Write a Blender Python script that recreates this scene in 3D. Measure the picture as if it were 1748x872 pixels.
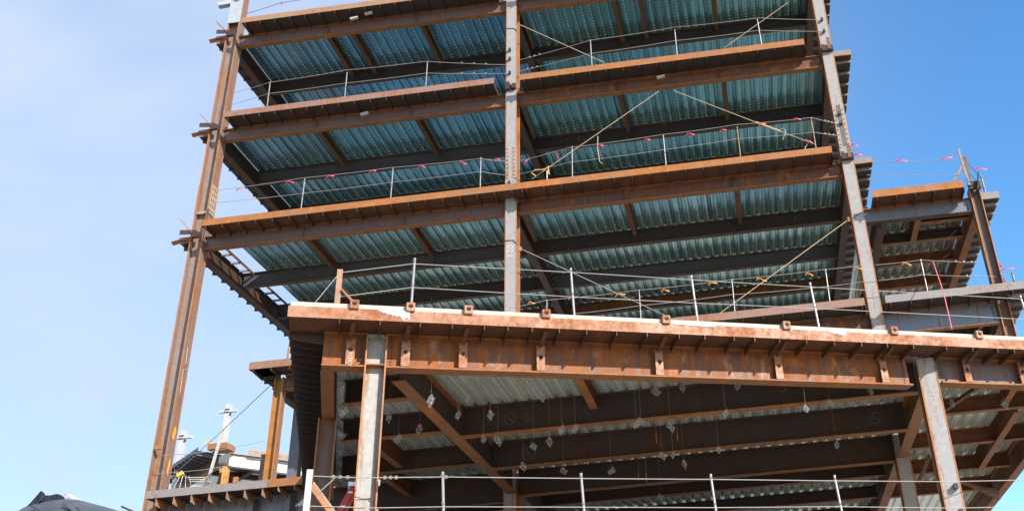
import bpy, bmesh, math, random
from mathutils import Vector, Matrix
random.seed(7)
R = math.radians
scene = bpy.context.scene
for o in list(bpy.data.objects):
    bpy.data.objects.remove(o, do_unlink=True)
col = scene.collection

# ------------------------------------------------------------------ camera
cam = bpy.data.cameras.new("camera")
camo = bpy.data.objects.new("camera", cam)
col.objects.link(camo)
cam.sensor_fit = 'HORIZONTAL'
cam.sensor_width = 36.0
cam.lens = 36.0 * 1730.74 / 1748.0
cam.shift_x = -(1099.97 - 874.0) / 1748.0
cam.shift_y = -(436.0 - 358.97) / 1748.0
cam.clip_start = 0.1
cam.clip_end = 6000
cx = Vector((0.99051, 0.12321, -0.06089))
cy = -Vector((-0.11284, 0.47617, -0.87209))
cz = -Vector((-0.07846, 0.87068, 0.48555))
camo.matrix_world = Matrix(((cx.x, cy.x, cz.x, 0), (cx.y, cy.y, cz.y, 0), (cx.z, cy.z, cz.z, 1.6), (0, 0, 0, 1)))
scene.camera = camo

# ------------------------------------------------------------------ sky, sun, exposure
SUN = Vector((1.30, -1.15, 1.0)).normalized()
SUN_EL = math.asin(SUN.z)
SUN_AZ = math.atan2(SUN.x, SUN.y)          # clockwise from +Y
world = bpy.data.worlds.new("World")
scene.world = world
world.use_nodes = True
wn, wl = world.node_tree.nodes, world.node_tree.links
wn.clear()
wout = wn.new('ShaderNodeOutputWorld')
wbg = wn.new('ShaderNodeBackground')
wbg.inputs['Strength'].default_value = 0.09
sky = wn.new('ShaderNodeTexSky')
sky.sky_type = 'NISHITA'
sky.sun_disc = False
sky.sun_elevation = SUN_EL
sky.sun_rotation = SUN_AZ
sky.altitude = 100
sky.air_density = 1.0
sky.dust_density = 0.2
sky.ozone_density = 1.2
# thin high cloud drifting over the west half of the sky
wtc = wn.new('ShaderNodeTexCoord')
wsep = wn.new('ShaderNodeSeparateXYZ')
wl.new(wtc.outputs['Generated'], wsep.inputs[0])
wmap = wn.new('ShaderNodeMapping')
wmap.inputs['Scale'].default_value = (1.2, 2.2, 3.4)
wmap.inputs['Rotation'].default_value = (0.2, 0.35, 0.3)
wl.new(wtc.outputs['Generated'], wmap.inputs[0])
wno = wn.new('ShaderNodeTexNoise')
wno.inputs['Scale'].default_value = 1.5
wno.inputs['Detail'].default_value = 7
wno.inputs['Roughness'].default_value = 0.5
wno.inputs['Distortion'].default_value = 0.5
wl.new(wmap.outputs[0], wno.inputs['Vector'])
wr1 = wn.new('ShaderNodeMapRange')
wr1.interpolation_type = 'SMOOTHSTEP'
wr1.inputs['From Min'].default_value = 0.33
wr1.inputs['From Max'].default_value = 0.72
wl.new(wno.outputs['Fac'], wr1.inputs['Value'])
wr2 = wn.new('ShaderNodeMapRange')
wr2.interpolation_type = 'SMOOTHSTEP'
wr2.inputs['From Min'].default_value = 0.30
wr2.inputs['From Max'].default_value = -0.55
wl.new(wsep.outputs['X'], wr2.inputs['Value'])
wmu = wn.new('ShaderNodeMath'); wmu.operation = 'MULTIPLY_ADD'
wmu.inputs[1].default_value = 0.40
wmu.inputs[2].default_value = 0.64
wl.new(wr1.outputs[0], wmu.inputs[0])
wm2 = wn.new('ShaderNodeMath'); wm2.operation = 'MULTIPLY'; wm2.use_clamp = True
wl.new(wmu.outputs[0], wm2.inputs[0]); wl.new(wr2.outputs[0], wm2.inputs[1])
wmix = wn.new('ShaderNodeMixRGB')
wmix.inputs[2].default_value = (4.5, 5.25, 6.6, 1)
wmh = wn.new('ShaderNodeMath'); wmh.operation = 'MULTIPLY_ADD'; wmh.use_clamp = True
wmh.inputs[1].default_value = 0.88
wmh.inputs[2].default_value = 0.05
wl.new(wm2.outputs[0], wmh.inputs[0])
wl.new(wmh.outputs[0], wmix.inputs[0])
whs = wn.new('ShaderNodeHueSaturation')
whs.inputs['Saturation'].default_value = 1.36
whs.inputs['Value'].default_value = 2.0
wl.new(sky.outputs[0], whs.inputs['Color'])
wl.new(whs.outputs[0], wmix.inputs[1])
wl.new(wmix.outputs[0], wbg.inputs['Color'])
wl.new(wbg.outputs[0], wout.inputs[0])

sun = bpy.data.lights.new("sun", 'SUN')
sun.energy = 5.0
sun.angle = R(0.5)
sun.color = (1.0, 0.93, 0.82)
suno = bpy.data.objects.new("sun", sun)
col.objects.link(suno)
suno.location = (20, -20, 40)
suno.rotation_euler = SUN.to_track_quat('Z', 'Y').to_euler()

scene.render.engine = 'CYCLES'
scene.view_settings.view_transform = 'Standard'
scene.view_settings.look = 'None'
scene.view_settings.gamma = 1
scene.view_settings.use_curve_mapping = False
scene.view_settings.exposure = 0.75
scene.cycles.max_bounces = 8
scene.cycles.diffuse_bounces = 4
scene.cycles.transparent_max_bounces = 12

# ------------------------------------------------------------------ materials
class NT:
    def __init__(s, name):
        s.m = bpy.data.materials.new(name); s.m.use_nodes = True
        s.n = s.m.node_tree.nodes; s.l = s.m.node_tree.links
        s.n.clear()
        s.out = s.n.new('ShaderNodeOutputMaterial')
        s.b = s.n.new('ShaderNodeBsdfPrincipled')
        s.l.new(s.b.outputs[0], s.out.inputs[0])
        s.pos = s.n.new('ShaderNodeNewGeometry').outputs['Position']
    def mapping(s, scale):
        mp = s.n.new('ShaderNodeMapping'); mp.inputs['Scale'].default_value = scale
        s.l.new(s.pos, mp.inputs[0]); return mp.outputs[0]
    def noise(s, scale, detail=5, rough=0.6, vec=None, dist=0.0):
        t = s.n.new('ShaderNodeTexNoise')
        t.inputs['Scale'].default_value = scale; t.inputs['Detail'].default_value = detail
        t.inputs['Roughness'].default_value = rough; t.inputs['Distortion'].default_value = dist
        s.l.new(vec if vec is not None else s.pos, t.inputs['Vector']); return t.outputs['Fac']
    def rng(s, v, a, b, c=0.0, d=1.0):
        t = s.n.new('ShaderNodeMapRange')
        for k, x in zip(('From Min', 'From Max', 'To Min', 'To Max'), (a, b, c, d)): t.inputs[k].default_value = x
        s.l.new(v, t.inputs['Value']); return t.outputs[0]
    def math(s, op, a, b=0.0, c=None):
        t = s.n.new('ShaderNodeMath'); t.operation = op
        for i, x in enumerate((a, b) if c is None else (a, b, c)):
            if isinstance(x, (int, float)): t.inputs[i].default_value = x
            else: s.l.new(x, t.inputs[i])
        return t.outputs[0]
    def mix(s, f, a, b):
        t = s.n.new('ShaderNodeMixRGB')
        for i, x in enumerate((f, a, b)):
            if isinstance(x, (int, float)): t.inputs[i].default_value = x
            elif isinstance(x, tuple): t.inputs[i].default_value = (*x, 1)
            else: s.l.new(x, t.inputs[i])
        return t.outputs[0]
    def xyz(s):
        t = s.n.new('ShaderNodeSeparateXYZ'); s.l.new(s.pos, t.inputs[0]); return t.outputs
    def bump(s, h, strength, dist=0.02):
        t = s.n.new('ShaderNodeBump'); t.inputs['Strength'].default_value = strength; t.inputs['Distance'].default_value = dist
        s.l.new(h, t.inputs['Height']); s.l.new(t.outputs[0], s.b.inputs['Normal'])
    def col(s, c):
        if isinstance(c, tuple): s.b.inputs['Base Color'].default_value = (*c, 1)
        else: s.l.new(c, s.b.inputs['Base Color'])
    def rough(s, v):
        if isinstance(v, (int, float)): s.b.inputs['Roughness'].default_value = v
        else: s.l.new(v, s.b.inputs['Roughness'])

def steel(name, mill, rust, amt, rough=(0.45, 0.8), bright=None, joints=None, specks=False, streak=0.5, metal=0.0, stains=0.0, spec=0.28):
    t = NT(name)
    t.b.inputs['Specular IOR Level'].default_value = spec
    big = t.noise(0.9, 6, 0.65)
    fine = t.noise(9, 6, 0.7)
    drip = t.noise(1.0, 5, 0.6, t.mapping((7, 7, 0.55)))
    grain = t.noise(60, 3, 0.6)
    v = t.math('ADD', t.math('MULTIPLY', big, 0.55), t.math('MULTIPLY', fine, 0.45))
    v = t.math('ADD', t.math('MULTIPLY', v, 1 - streak), t.math('MULTIPLY', drip, streak))
    f = t.rng(v, 0.62 - 0.34 * amt, 0.74 - 0.30 * amt)
    f = t.math('MAXIMUM', f, 0.04)
    millv = t.mix(t.rng(fine, 0.3, 0.75), mill, tuple(c * 0.72 for c in mill))
    rustv = t.mix(t.rng(t.noise(4, 6, 0.7), 0.35, 0.65), rust, tuple(c * k for c, k in zip(rust, (0.62, 0.5, 0.42))))
    c = t.mix(f, millv, rustv)
    if bright:
        c = t.mix(t.rng(t.noise(2.4, 7, 0.72, t.mapping((1.6, 1.6, 0.8))), 0.56, 0.66), c, bright)
    if joints:
        x = t.xyz()[joints[2] if len(joints) > 2 else 0]
        w = t.math('FRACT', t.math('MULTIPLY', t.math('SUBTRACT', x, joints[0]), 1.0 / joints[1]))
        d = t.math('MULTIPLY', t.math('MINIMUM', w, t.math('SUBTRACT', 1.0, w)), joints[1])
        wob = t.math('MULTIPLY_ADD', fine, 0.035, 0.004)
        mk = t.math('MULTIPLY', t.math('LESS_THAN', d, wob), t.rng(t.noise(3, 4, 0.6), 0.35, 0.6, 0.15, 0.9))
        c = t.mix(mk, c, (0.23, 0.075, 0.022))
    if specks:
        vo = t.n.new('ShaderNodeTexVoronoi'); vo.inputs['Scale'].default_value = 3.4
        t.l.new(t.pos, vo.inputs['Vector'])
        sp = t.math('LESS_THAN', vo.outputs['Distance'], 0.062)
        c = t.mix(t.math('MULTIPLY', sp, 0.75), c, (0.55, 0.53, 0.5))
    if stains:
        c = t.mix(t.math('MULTIPLY', t.rng(t.noise(1.7, 6, 0.7), 0.6, 0.72), stains), c, (0.62, 0.57, 0.52))
    c = t.mix(t.rng(grain, 0.3, 0.7, 0.0, 0.22), c, (0.03, 0.022, 0.018))
    t.col(c)
    t.rough(t.rng(f, 0, 1, rough[0], rough[1]))
    t.b.inputs['Metallic'].default_value = metal
    t.bump(t.math('ADD', fine, t.math('MULTIPLY', grain, 0.5)), 0.18, 0.006)
    return t.m

RUST = (0.255, 0.095, 0.036)
M = {}
M['edge_orange'] = steel('rusty_orange_plate', (0.30, 0.145, 0.07), (0.42, 0.16, 0.04), 0.6, streak=0.25)
M['edge_tan'] = steel('tan_weathered_plate', (0.36, 0.22, 0.14), (0.40, 0.18, 0.075), 0.5, streak=0.25)
M['edge_pink'] = steel('pinkish_brown_plate', (0.30, 0.175, 0.13), (0.30, 0.125, 0.06), 0.45, streak=0.25)
M['edge_grey'] = steel('grey_mill_plate', (0.27, 0.245, 0.235), (0.30, 0.15, 0.08), 0.3, streak=0.2)
M['edge_podium'] = steel('salmon_rust_plate', (0.40, 0.20, 0.12), (0.34, 0.13, 0.05), 0.5, streak=0.12, stains=0.35)
M['soffit'] = steel('shade_dark_soffit_plate', (0.05, 0.036, 0.03), (0.10, 0.042, 0.02), 0.4, streak=0.1)  # base darkened to carry the shade under the overhang
M['soffit_rust'] = steel('shaded_rust_soffit_plate', (0.085, 0.042, 0.025), (0.16, 0.06, 0.022), 0.55, streak=0.1)  # rust tone, darkened as well for the shade below the plates
M['gusset'] = steel('shaded_rust_gusset', (0.085, 0.048, 0.03), (0.13, 0.05, 0.02), 0.4)  # rust darkened so the gussets read as shaded
M['web_purple'] = steel('purple_mill_web', (0.165, 0.115, 0.112), (0.19, 0.075, 0.034), 0.3, rough=(0.38, 0.75), joints=(-16.1, 0.54), streak=0.4)
M['web_brown'] = steel('brown_web', (0.115, 0.068, 0.052), (0.21, 0.075, 0.027), 0.5, bright=(0.30, 0.12, 0.04), joints=(-16.1, 0.54), streak=0.4)
M['web_blue'] = steel('blue_mill_web', (0.22, 0.225, 0.25), (0.22, 0.12, 0.08), 0.15, rough=(0.3, 0.7), joints=(-16.1, 1.08), streak=0.3, metal=0.25)
M['web_podium'] = steel('podium_rust_web', (0.16, 0.068, 0.04), (0.36, 0.12, 0.028), 0.55, bright=(0.40, 0.16, 0.055), joints=(-7.7, 0.93), streak=0.55, stains=0.25)
M['flange_rust'] = steel('rust_flange', (0.23, 0.10, 0.042), (0.38, 0.15, 0.042), 0.6, streak=0.2)
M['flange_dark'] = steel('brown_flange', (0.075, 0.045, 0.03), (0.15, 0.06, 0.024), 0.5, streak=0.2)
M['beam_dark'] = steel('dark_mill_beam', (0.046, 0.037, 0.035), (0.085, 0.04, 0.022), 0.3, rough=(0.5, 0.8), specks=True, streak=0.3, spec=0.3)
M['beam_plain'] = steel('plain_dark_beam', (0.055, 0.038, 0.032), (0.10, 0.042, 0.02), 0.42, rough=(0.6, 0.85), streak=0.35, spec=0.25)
M['beam_blue'] = steel('bluish_dark_beam', (0.085, 0.082, 0.09), (0.10, 0.045, 0.022), 0.22, rough=(0.35, 0.7), specks=True, streak=0.3)
M['joist'] = steel('rusty_joist', (0.11, 0.05, 0.026), (0.20, 0.075, 0.025), 0.6)
M['col_grey'] = steel('pale_grey_flange', (0.35, 0.335, 0.335), (0.36, 0.19, 0.10), 0.2, streak=0.7, rough=(0.4, 0.75))
M['col_grey2'] = steel('pale_podium_flange', (0.38, 0.365, 0.36), (0.40, 0.20, 0.10), 0.32, streak=0.75, rough=(0.4, 0.75))
M['col_white'] = steel('chalky_column_web', (0.39, 0.385, 0.37), (0.36, 0.20, 0.10), 0.45, streak=0.6, rough=(0.5, 0.8))
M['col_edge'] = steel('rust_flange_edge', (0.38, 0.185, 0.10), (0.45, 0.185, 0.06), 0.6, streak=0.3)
M['col_mauve'] = steel('mauve_column_flange', (0.22, 0.155, 0.135), (0.28, 0.115, 0.045), 0.42, streak=0.75)
M['col_c0'] = steel('mauve_and_ochre_web', (0.29, 0.235, 0.215), (0.36, 0.17, 0.06), 0.4, streak=0.85)
M['col_rust'] = steel('rust_column', (0.32, 0.19, 0.12), (0.38, 0.16, 0.05), 0.6, streak=0.75)
M['col_orange'] = steel('ochre_rust_column', (0.38, 0.21, 0.06), (0.44, 0.19, 0.035), 0.6, streak=0.6)
M['col_blue'] = steel('blue_grey_column', (0.14, 0.145, 0.17), (0.2, 0.1, 0.06), 0.12, rough=(0.35, 0.7), streak=0.6)
M['col_brown'] = steel('brown_column', (0.16, 0.10, 0.075), (0.24, 0.10, 0.045), 0.45, streak=0.7)
M['splice'] = steel('splice_plate_steel', (0.40, 0.30, 0.245), (0.36, 0.16, 0.07), 0.35, streak=0.5)
M['white_prime'] = steel('white_primer', (0.55, 0.54, 0.52), (0.45, 0.33, 0.24), 0.15, streak=0.4)
M['bluegrey_prime'] = steel('blue_grey_primer', (0.42, 0.46, 0.49), (0.4, 0.3, 0.22), 0.1, streak=0.4)

def simple(name, c, rough=0.6, metal=0.0, var=0.15, scale=12):
    t = NT(name)
    n = t.noise(scale, 5, 0.65)
    t.col(t.mix(t.rng(n, 0.3, 0.7), c, tuple(x * (1 - var) for x in c)))
    t.rough(rough); t.b.inputs['Metallic'].default_value = metal
    t.bump(n, 0.1, 0.004)
    return t.m
M['galv'] = simple('galvanized_tube', (0.32, 0.31, 0.30), 0.42, 0.35, 0.25, 20)
M['cable'] = simple('steel_cable', (0.36, 0.34, 0.32), 0.5, 0.3)
M['cable_dark'] = simple('dark_steel_cable', (0.10, 0.09, 0.085), 0.5, 0.3)
M['rope_tan'] = simple('tan_wire_rope', (0.50, 0.36, 0.22), 0.6)
M['bolt'] = simple('dark_bolt', (0.06, 0.05, 0.045), 0.5, 0.4)
M['flag_red'] = simple('red_flag_ribbon', (0.62, 0.03, 0.05), 0.6)
M['tie_orange'] = simple('orange_ribbon', (0.58, 0.2, 0.02), 0.6)
M['strap_yellow'] = simple('yellow_strap', (0.75, 0.42, 0.05), 0.6)
M['rope_pink'] = simple('pink_rope', (0.72, 0.16, 0.18), 0.7)
M['chalk'] = simple('chalk_mark', (0.58, 0.55, 0.51), 0.9)
M['chalk_faint'] = simple('faint_chalk_mark', (0.17, 0.15, 0.13), 0.9)
M['paint_yellow'] = simple('yellow_spray_paint', (0.50, 0.27, 0.04), 0.7)
M['ladder_red'] = simple('red_fibreglass', (0.55, 0.05, 0.05), 0.45)
M['alu'] = simple('aluminium_cap', (0.65, 0.66, 0.67), 0.35, 0.7)
M['hole'] = simple('dark_opening', (0.012, 0.01, 0.01), 0.9)

def concrete_mat(name, c, stain=0.2):
    t = NT(name)
    n = t.noise(3, 8, 0.7); g = t.noise(45, 4, 0.6)
    cc = t.mix(t.rng(n, 0.35, 0.7), c, tuple(x * (1 - stain) for x in c))
    t.col(t.mix(t.rng(g, 0.45, 0.75, 0, 0.3), cc, tuple(x * 0.6 for x in c)))
    t.rough(0.85); t.bump(g, 0.2, 0.01)
    return t.m
M['concrete'] = concrete_mat('pale_concrete', (0.53, 0.47, 0.40), 0.35)
M['concrete_spill'] = concrete_mat('spilled_concrete', (0.70, 0.66, 0.58), 0.35)
M['slab_low'] = concrete_mat('lower_slab_concrete', (0.48, 0.45, 0.40))
M['ground'] = concrete_mat('site_ground', (0.40, 0.36, 0.31), 0.3)

def deck_mat(name, a, b, dots=True, metal=0.8):
    t = NT(name)
    X, Y, Z = t.xyz()
    st = t.math('ADD', t.math('MULTIPLY', t.noise(1.0, 4, 0.6, t.mapping((13, 0.2, 1))), 0.55), t.math('MULTIPLY', t.noise(1.0, 3, 0.6, t.mapping((38, 0.25, 1))), 0.45))
    pat = t.noise(1.6, 5, 0.65)
    c = t.mix(t.rng(st, 0.38, 0.62), a, b)
    c = t.mix(t.rng(pat, 0.45, 0.75, 0, 0.5), c, tuple(x * 0.55 for x in a))
    if dots:
        u = t.math('FRACT', t.math('MULTIPLY', X, 1 / 0.305))
        v = t.math('FRACT', t.math('MULTIPLY', Y, 1 / 0.17))
        du = t.math('MULTIPLY', t.math('SUBTRACT', u, 0.13), 0.305)
        dv = t.math('MULTIPLY', t.math('SUBTRACT', v, 0.5), 0.17 * 0.55)
        d = t.math('SQRT', t.math('ADD', t.math('MULTIPLY', du, du), t.math('MULTIPLY', dv, dv)))
        dot = t.math('LESS_THAN', d, 0.0185)
        t.l.new(t.math('MULTIPLY_ADD', dot, -metal, metal), t.b.inputs['Metallic'])
        c = t.mix(dot, c, (0.62, 0.66, 0.66))
    t.col(c)
    t.rough(t.rng(st, 0.3, 0.7, 0.16, 0.34))
    t.b.inputs['Metallic'].default_value = metal
    t.bump(pat, 0.05, 0.01)
    return t.m
M['wire_grey'] = simple('thin_grey_wire', (0.25, 0.24, 0.22), 0.6)
M['deck_sky_tint'] = deck_mat('galvanized_deck_sky_tint', (0.50, 0.72, 0.77), (0.15, 0.28, 0.325))  # blue light of the sky mixed into the galvanized base colour
M['deck_sky_teal'] = deck_mat('galvanized_deck_sky_teal', (0.56, 0.76, 0.70), (0.16, 0.26, 0.25))  # galvanized base tinted teal for the skylight on the underside
M['deck_grey'] = deck_mat('galvanized_deck_grey', (0.80, 0.82, 0.74), (0.34, 0.37, 0.32))

M['deck_green'] = deck_mat('galvanized_deck_green', (0.90, 0.92, 0.82), (0.40, 0.46, 0.40), metal=0.55)
tp = NT('clear_plastic_pouch')
tp.col((0.5, 0.48, 0.48)); tp.rough(0.15)
tp.n.remove(tp.out.inputs[0].links[0].from_node) if False else None
_tr = tp.n.new('ShaderNodeBsdfTransparent'); _mx = tp.n.new('ShaderNodeMixShader')
tp.l.new(tp.rng(tp.noise(38, 4, 0.7), 0.44, 0.66, 0.04, 0.48), _mx.inputs[0])
tp.l.new(_tr.outputs[0], _mx.inputs[1]); tp.l.new(tp.b.outputs[0], _mx.inputs[2]); tp.l.new(_mx.outputs[0], tp.out.inputs[0])
M['pouch'] = tp.m
tt = NT('dark_plastic_tarp')
tt.col(tt.mix(tt.rng(tt.noise(3, 6, 0.7), 0.4, 0.7), (0.055, 0.06, 0.072), (0.085, 0.09, 0.105))); tt.rough(0.22)
tt.bump(tt.noise(5, 6, 0.7, tt.mapping((1, 1, 0.6)), 1.5), 0.35, 0.06)
M['tarp'] = tt.m
M['tarp_torn'] = simple('torn_black_plastic', (0.018, 0.018, 0.022), 0.35)
M['tarp_lining'] = simple('pale_plastic_lining', (0.42, 0.42, 0.46), 0.5)

# ------------------------------------------------------------------ mesh helpers
def wloc(o):
    p = Vector(o.location)
    while o.parent:
        o = o.parent; p += Vector(o.location)
    return p
class MB:
    def __init__(s): s.v = []; s.f = []
    def hexa(s, pts):
        b = len(s.v); s.v += [Vector(p) for p in pts]
        for q in ((0, 3, 2, 1), (4, 5, 6, 7), (0, 1, 5, 4), (1, 2, 6, 5), (2, 3, 7, 6), (3, 0, 4, 7)):
            s.f.append(tuple(b + i for i in q))
        return s
    def box(s, x0, x1, y0, y1, z0, z1):
        return s.hexa([(x0, y0, z0), (x1, y0, z0), (x1, y1, z0), (x0, y1, z0), (x0, y0, z1), (x1, y0, z1), (x1, y1, z1), (x0, y1, z1)])
    def obox(s, o, a, b, c, ra, rb, rc):
        """box in the axes a, b, c (unit vectors) at o, with (lo, hi) extents"""
        o, a, b, c = Vector(o), Vector(a), Vector(b), Vector(c)
        p = lambda i, j, k: o + a * ra[i] + b * rb[j] + c * rc[k]
        return s.hexa([p(0, 0, 0), p(1, 0, 0), p(1, 1, 0), p(0, 1, 0), p(0, 0, 1), p(1, 0, 1), p(1, 1, 1), p(0, 1, 1)])
    def bar(s, p, q, w, h, up=(0, 0, 1)):
        p, q = Vector(p), Vector(q); a = q - p; L = a.length; a.normalize()
        up = Vector(up)
        if abs(a.dot(up)) > 0.98: up = Vector((0, 1, 0))
        b = up.cross(a).normalized(); c = a.cross(b)
        return s.obox(p, a, b, c, (0, L), (-w / 2, w / 2), (-h / 2, h / 2))
    def tube(s, pts, r, n=6, cap=True):
        pts = [Vector(p) for p in pts]; b0 = len(s.v)
        for i, p in enumerate(pts):
            d = (pts[min(i + 1, len(pts) - 1)] - pts[max(i - 1, 0)]).normalized()
            u = Vector((0, 0, 1)) if abs(d.z) < 0.9 else Vector((1, 0, 0))
            e = d.cross(u).normalized(); g = d.cross(e)
            for k in range(n):
                t = 2 * math.pi * k / n
                s.v.append(p + e * (r * math.cos(t)) + g * (r * math.sin(t)))
        for i in range(len(pts) - 1):
            for k in range(n):
                a = b0 + i * n + k; c = b0 + i * n + (k + 1) % n
                s.f.append((a, c, c + n, a + n))
        if cap:
            s.f.append(tuple(b0 + k for k in reversed(range(n))))
            s.f.append(tuple(b0 + (len(pts) - 1) * n + k for k in range(n)))
        return s
    def prism(s, poly, d):
        """polygon (3D points) pushed along vector d"""
        b = len(s.v); n = len(poly); d = Vector(d)
        s.v += [Vector(p) for p in poly] + [Vector(p) + d for p in poly]
        s.f.append(tuple(b + k for k in reversed(range(n)))); s.f.append(tuple(b + n + k for k in range(n)))
        for k in range(n):
            j = (k + 1) % n
            s.f.append((b + k, b + j, b + n + j, b + n + k))
        return s
    def build(s, name, mat, parent=None, bevel=0.0):
        org = wloc(parent) if parent else sum(s.v, Vector()) / len(s.v)
        me = bpy.data.meshes.new(name)
        me.from_pydata([tuple(v - org) for v in s.v], [], s.f)
        bm = bmesh.new(); bm.from_mesh(me)
        bmesh.ops.recalc_face_normals(bm, faces=bm.faces)
        bm.to_mesh(me); bm.free()
        me.materials.append(M[mat] if isinstance(mat, str) else mat)
        o = bpy.data.objects.new(name, me); col.objects.link(o)
        if parent: o.parent = parent
        else: o.location = org
        if bevel:
            md = o.modifiers.new('bevel', 'BEVEL'); md.width = bevel; md.segments = 1; md.limit_method = 'ANGLE'
        return o
def smooth(o):
    for p in o.data.polygons: p.use_smooth = True
    return o
def tag(o, label, cat, group=None):
    o['label'] = label; o['category'] = cat; o['kind'] = 'thing'
    if group: o['group'] = group
    return o
def empty(name, loc, label, cat, group=None):
    o = bpy.data.objects.new(name, None); col.objects.link(o)
    o.location = loc; o.empty_display_size = 0.2
    return tag(o, label, cat, group)
def structure(o):
    o['kind'] = 'structure'; return o

Z3 = Vector((0, 0, 1))
def member(name, label, cat, p, q, d, w, mats, tw=0.016, tf=0.022, wdir=None, kind='beam', group=None, flen=None):
    """rolled I section from p to q; d = depth across the flanges, w = flange width.
    beams: p, q on top of the top flange. columns: p, q on the axis, wdir = direction from flange to flange"""
    p, q = Vector(p), Vector(q); a = (q - p); L = a.length; a.normalize()
    root = empty(name, p, label, cat, group)
    if kind == 'beam':
        c = Z3; b = c.cross(a).normalized(); o = p - c * (d / 2)
        names = ('top_flange', 'bottom_flange')
    else:
        c = Vector(wdir).normalized(); b = c.cross(a).normalized(); o = p
        names = ('flange', 'flange')
    MB().obox(o, a, b, c, (0, L), (-tw / 2, tw / 2), (-d / 2 + tf, d / 2 - tf)).build('web', mats[0], root)
    for nm, sg, mt in ((names[0], 1, mats[1]), (names[1], -1, mats[2])):
        lo, hi = sorted((sg * d / 2, sg * (d / 2 - tf)))
        MB().obox(o, a, b, c, (0, L), (-w / 2, w / 2), (lo, hi)).build(nm, mt, root)
    return root
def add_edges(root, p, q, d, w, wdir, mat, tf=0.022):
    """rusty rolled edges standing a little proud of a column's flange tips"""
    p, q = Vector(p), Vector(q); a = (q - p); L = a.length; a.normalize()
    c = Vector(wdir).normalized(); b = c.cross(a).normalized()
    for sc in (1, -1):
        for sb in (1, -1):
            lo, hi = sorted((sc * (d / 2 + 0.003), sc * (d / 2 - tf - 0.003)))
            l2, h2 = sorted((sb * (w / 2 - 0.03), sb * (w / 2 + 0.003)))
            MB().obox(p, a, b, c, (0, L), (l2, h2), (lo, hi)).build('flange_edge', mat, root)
def bolts(root, pts, n, r=0.018, h=0.02):
    n = Vector(n).normalized()
    for p in pts:
        p = Vector(p)
        MB().tube([p, p + n * h], r, 6).build('bolt', 'bolt', root)
def edge_plate(label, a, b, inward, zt, zs, ov, gus, mats, group, gd=(0.09, 0.13), upstart=0.0, ends=True):
    """bent deck-edge plate: upstand along the outer line a-b, soffit back to the girder, gussets under it"""
    a, b = Vector((*a, 0)), Vector((*b, 0)); t = (b - a); L = t.length; t.normalize(); n = Vector((*inward, 0)).normalized()
    root = empty('deck_edge_plate', (a.x, a.y, zs), label, 'edge plate', group)
    th = 0.014
    MB().obox(a, t, n, Z3, (0, L), (0, th), (zs, zt)).build('upstand', mats[0], root)
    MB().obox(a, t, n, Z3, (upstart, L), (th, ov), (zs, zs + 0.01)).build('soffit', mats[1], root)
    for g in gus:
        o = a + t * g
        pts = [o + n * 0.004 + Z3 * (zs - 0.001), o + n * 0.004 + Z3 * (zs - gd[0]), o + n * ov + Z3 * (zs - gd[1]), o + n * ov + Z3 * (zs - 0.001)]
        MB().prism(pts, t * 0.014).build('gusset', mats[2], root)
    return root
def deck(label, x0, x1, y0, y1, z, mat, group, holes=()):
    """ribbed galvanized sheet, flutes along Y; y0, y1 may be functions of x"""
    f0 = y0 if callable(y0) else (lambda x: y0)
    f1 = y1 if callable(y1) else (lambda x: y1)
    prof = [(0, 0), (0.085, 0), (0.115, 0.06), (0.19, 0.06), (0.22, 0), (0.305, 0)]
    k0 = math.floor(x0 / 0.305); xs = []
    k = k0
    while k * 0.305 < x1:
        xs += [(k * 0.305 + px, pz) for px, pz in prof[:-1]]; k += 1
    full = xs
    def zat(x):
        for (xa, za), (xb, zb) in zip(full, full[1:] + [(full[-1][0] + 0.02, 0)]):
            if xa <= x <= xb: return za + (zb - za) * (x - xa) / max(xb - xa, 1e-6)
        return 0
    xs = [(x0, zat(x0))] + [q for q in xs if x0 + 1e-4 < q[0] < x1 - 1e-4] + [(x1, zat(x1))]
    m = MB()
    for x, pz in xs:
        m.v += [Vector((x, f0(x), z + pz)), Vector((x, f1(x), z + pz))]
    for i in range(len(xs) - 1):
        m.f.append((2 * i, 2 * i + 2, 2 * i + 3, 2 * i + 1))
    org = Vector((x0, f0(x0), z))
    o = m.build('metal_deck', mat)
    return tag(o, label, 'metal deck', group)
def text(root, body, loc, xdir, ydir, size, mat, name='chalk_writing'):
    cu = bpy.data.curves.new('writing', 'FONT'); cu.body = body; cu.size = size; cu.extrude = 0.001; cu.offset = -size * 0.016
    cu.align_x = 'CENTER'; cu.align_y = 'CENTER'
    tmp = bpy.data.objects.new('writing_tmp', cu); col.objects.link(tmp)
    bpy.context.view_layer.update()
    me = bpy.data.meshes.new_from_object(tmp.evaluated_get(bpy.context.evaluated_depsgraph_get()))
    bpy.data.objects.remove(tmp, do_unlink=True)
    X, Y = Vector(xdir).normalized(), Vector(ydir).normalized(); Zv = X.cross(Y)
    org = Vector(root.location)
    for v in me.vertices:
        v.co = Vector(loc) + X * v.co.x + Y * v.co.y + Zv * v.co.z - org
    me.materials.clear(); me.materials.append(M[mat])
    o = bpy.data.objects.new(name, me); col.objects.link(o); o.parent = root
    return o
def chalk_line(root, pts, mat='chalk_faint', r=0.006):
    return MB().tube(pts, r, 4).build('chalk_mark', mat, root)

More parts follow.
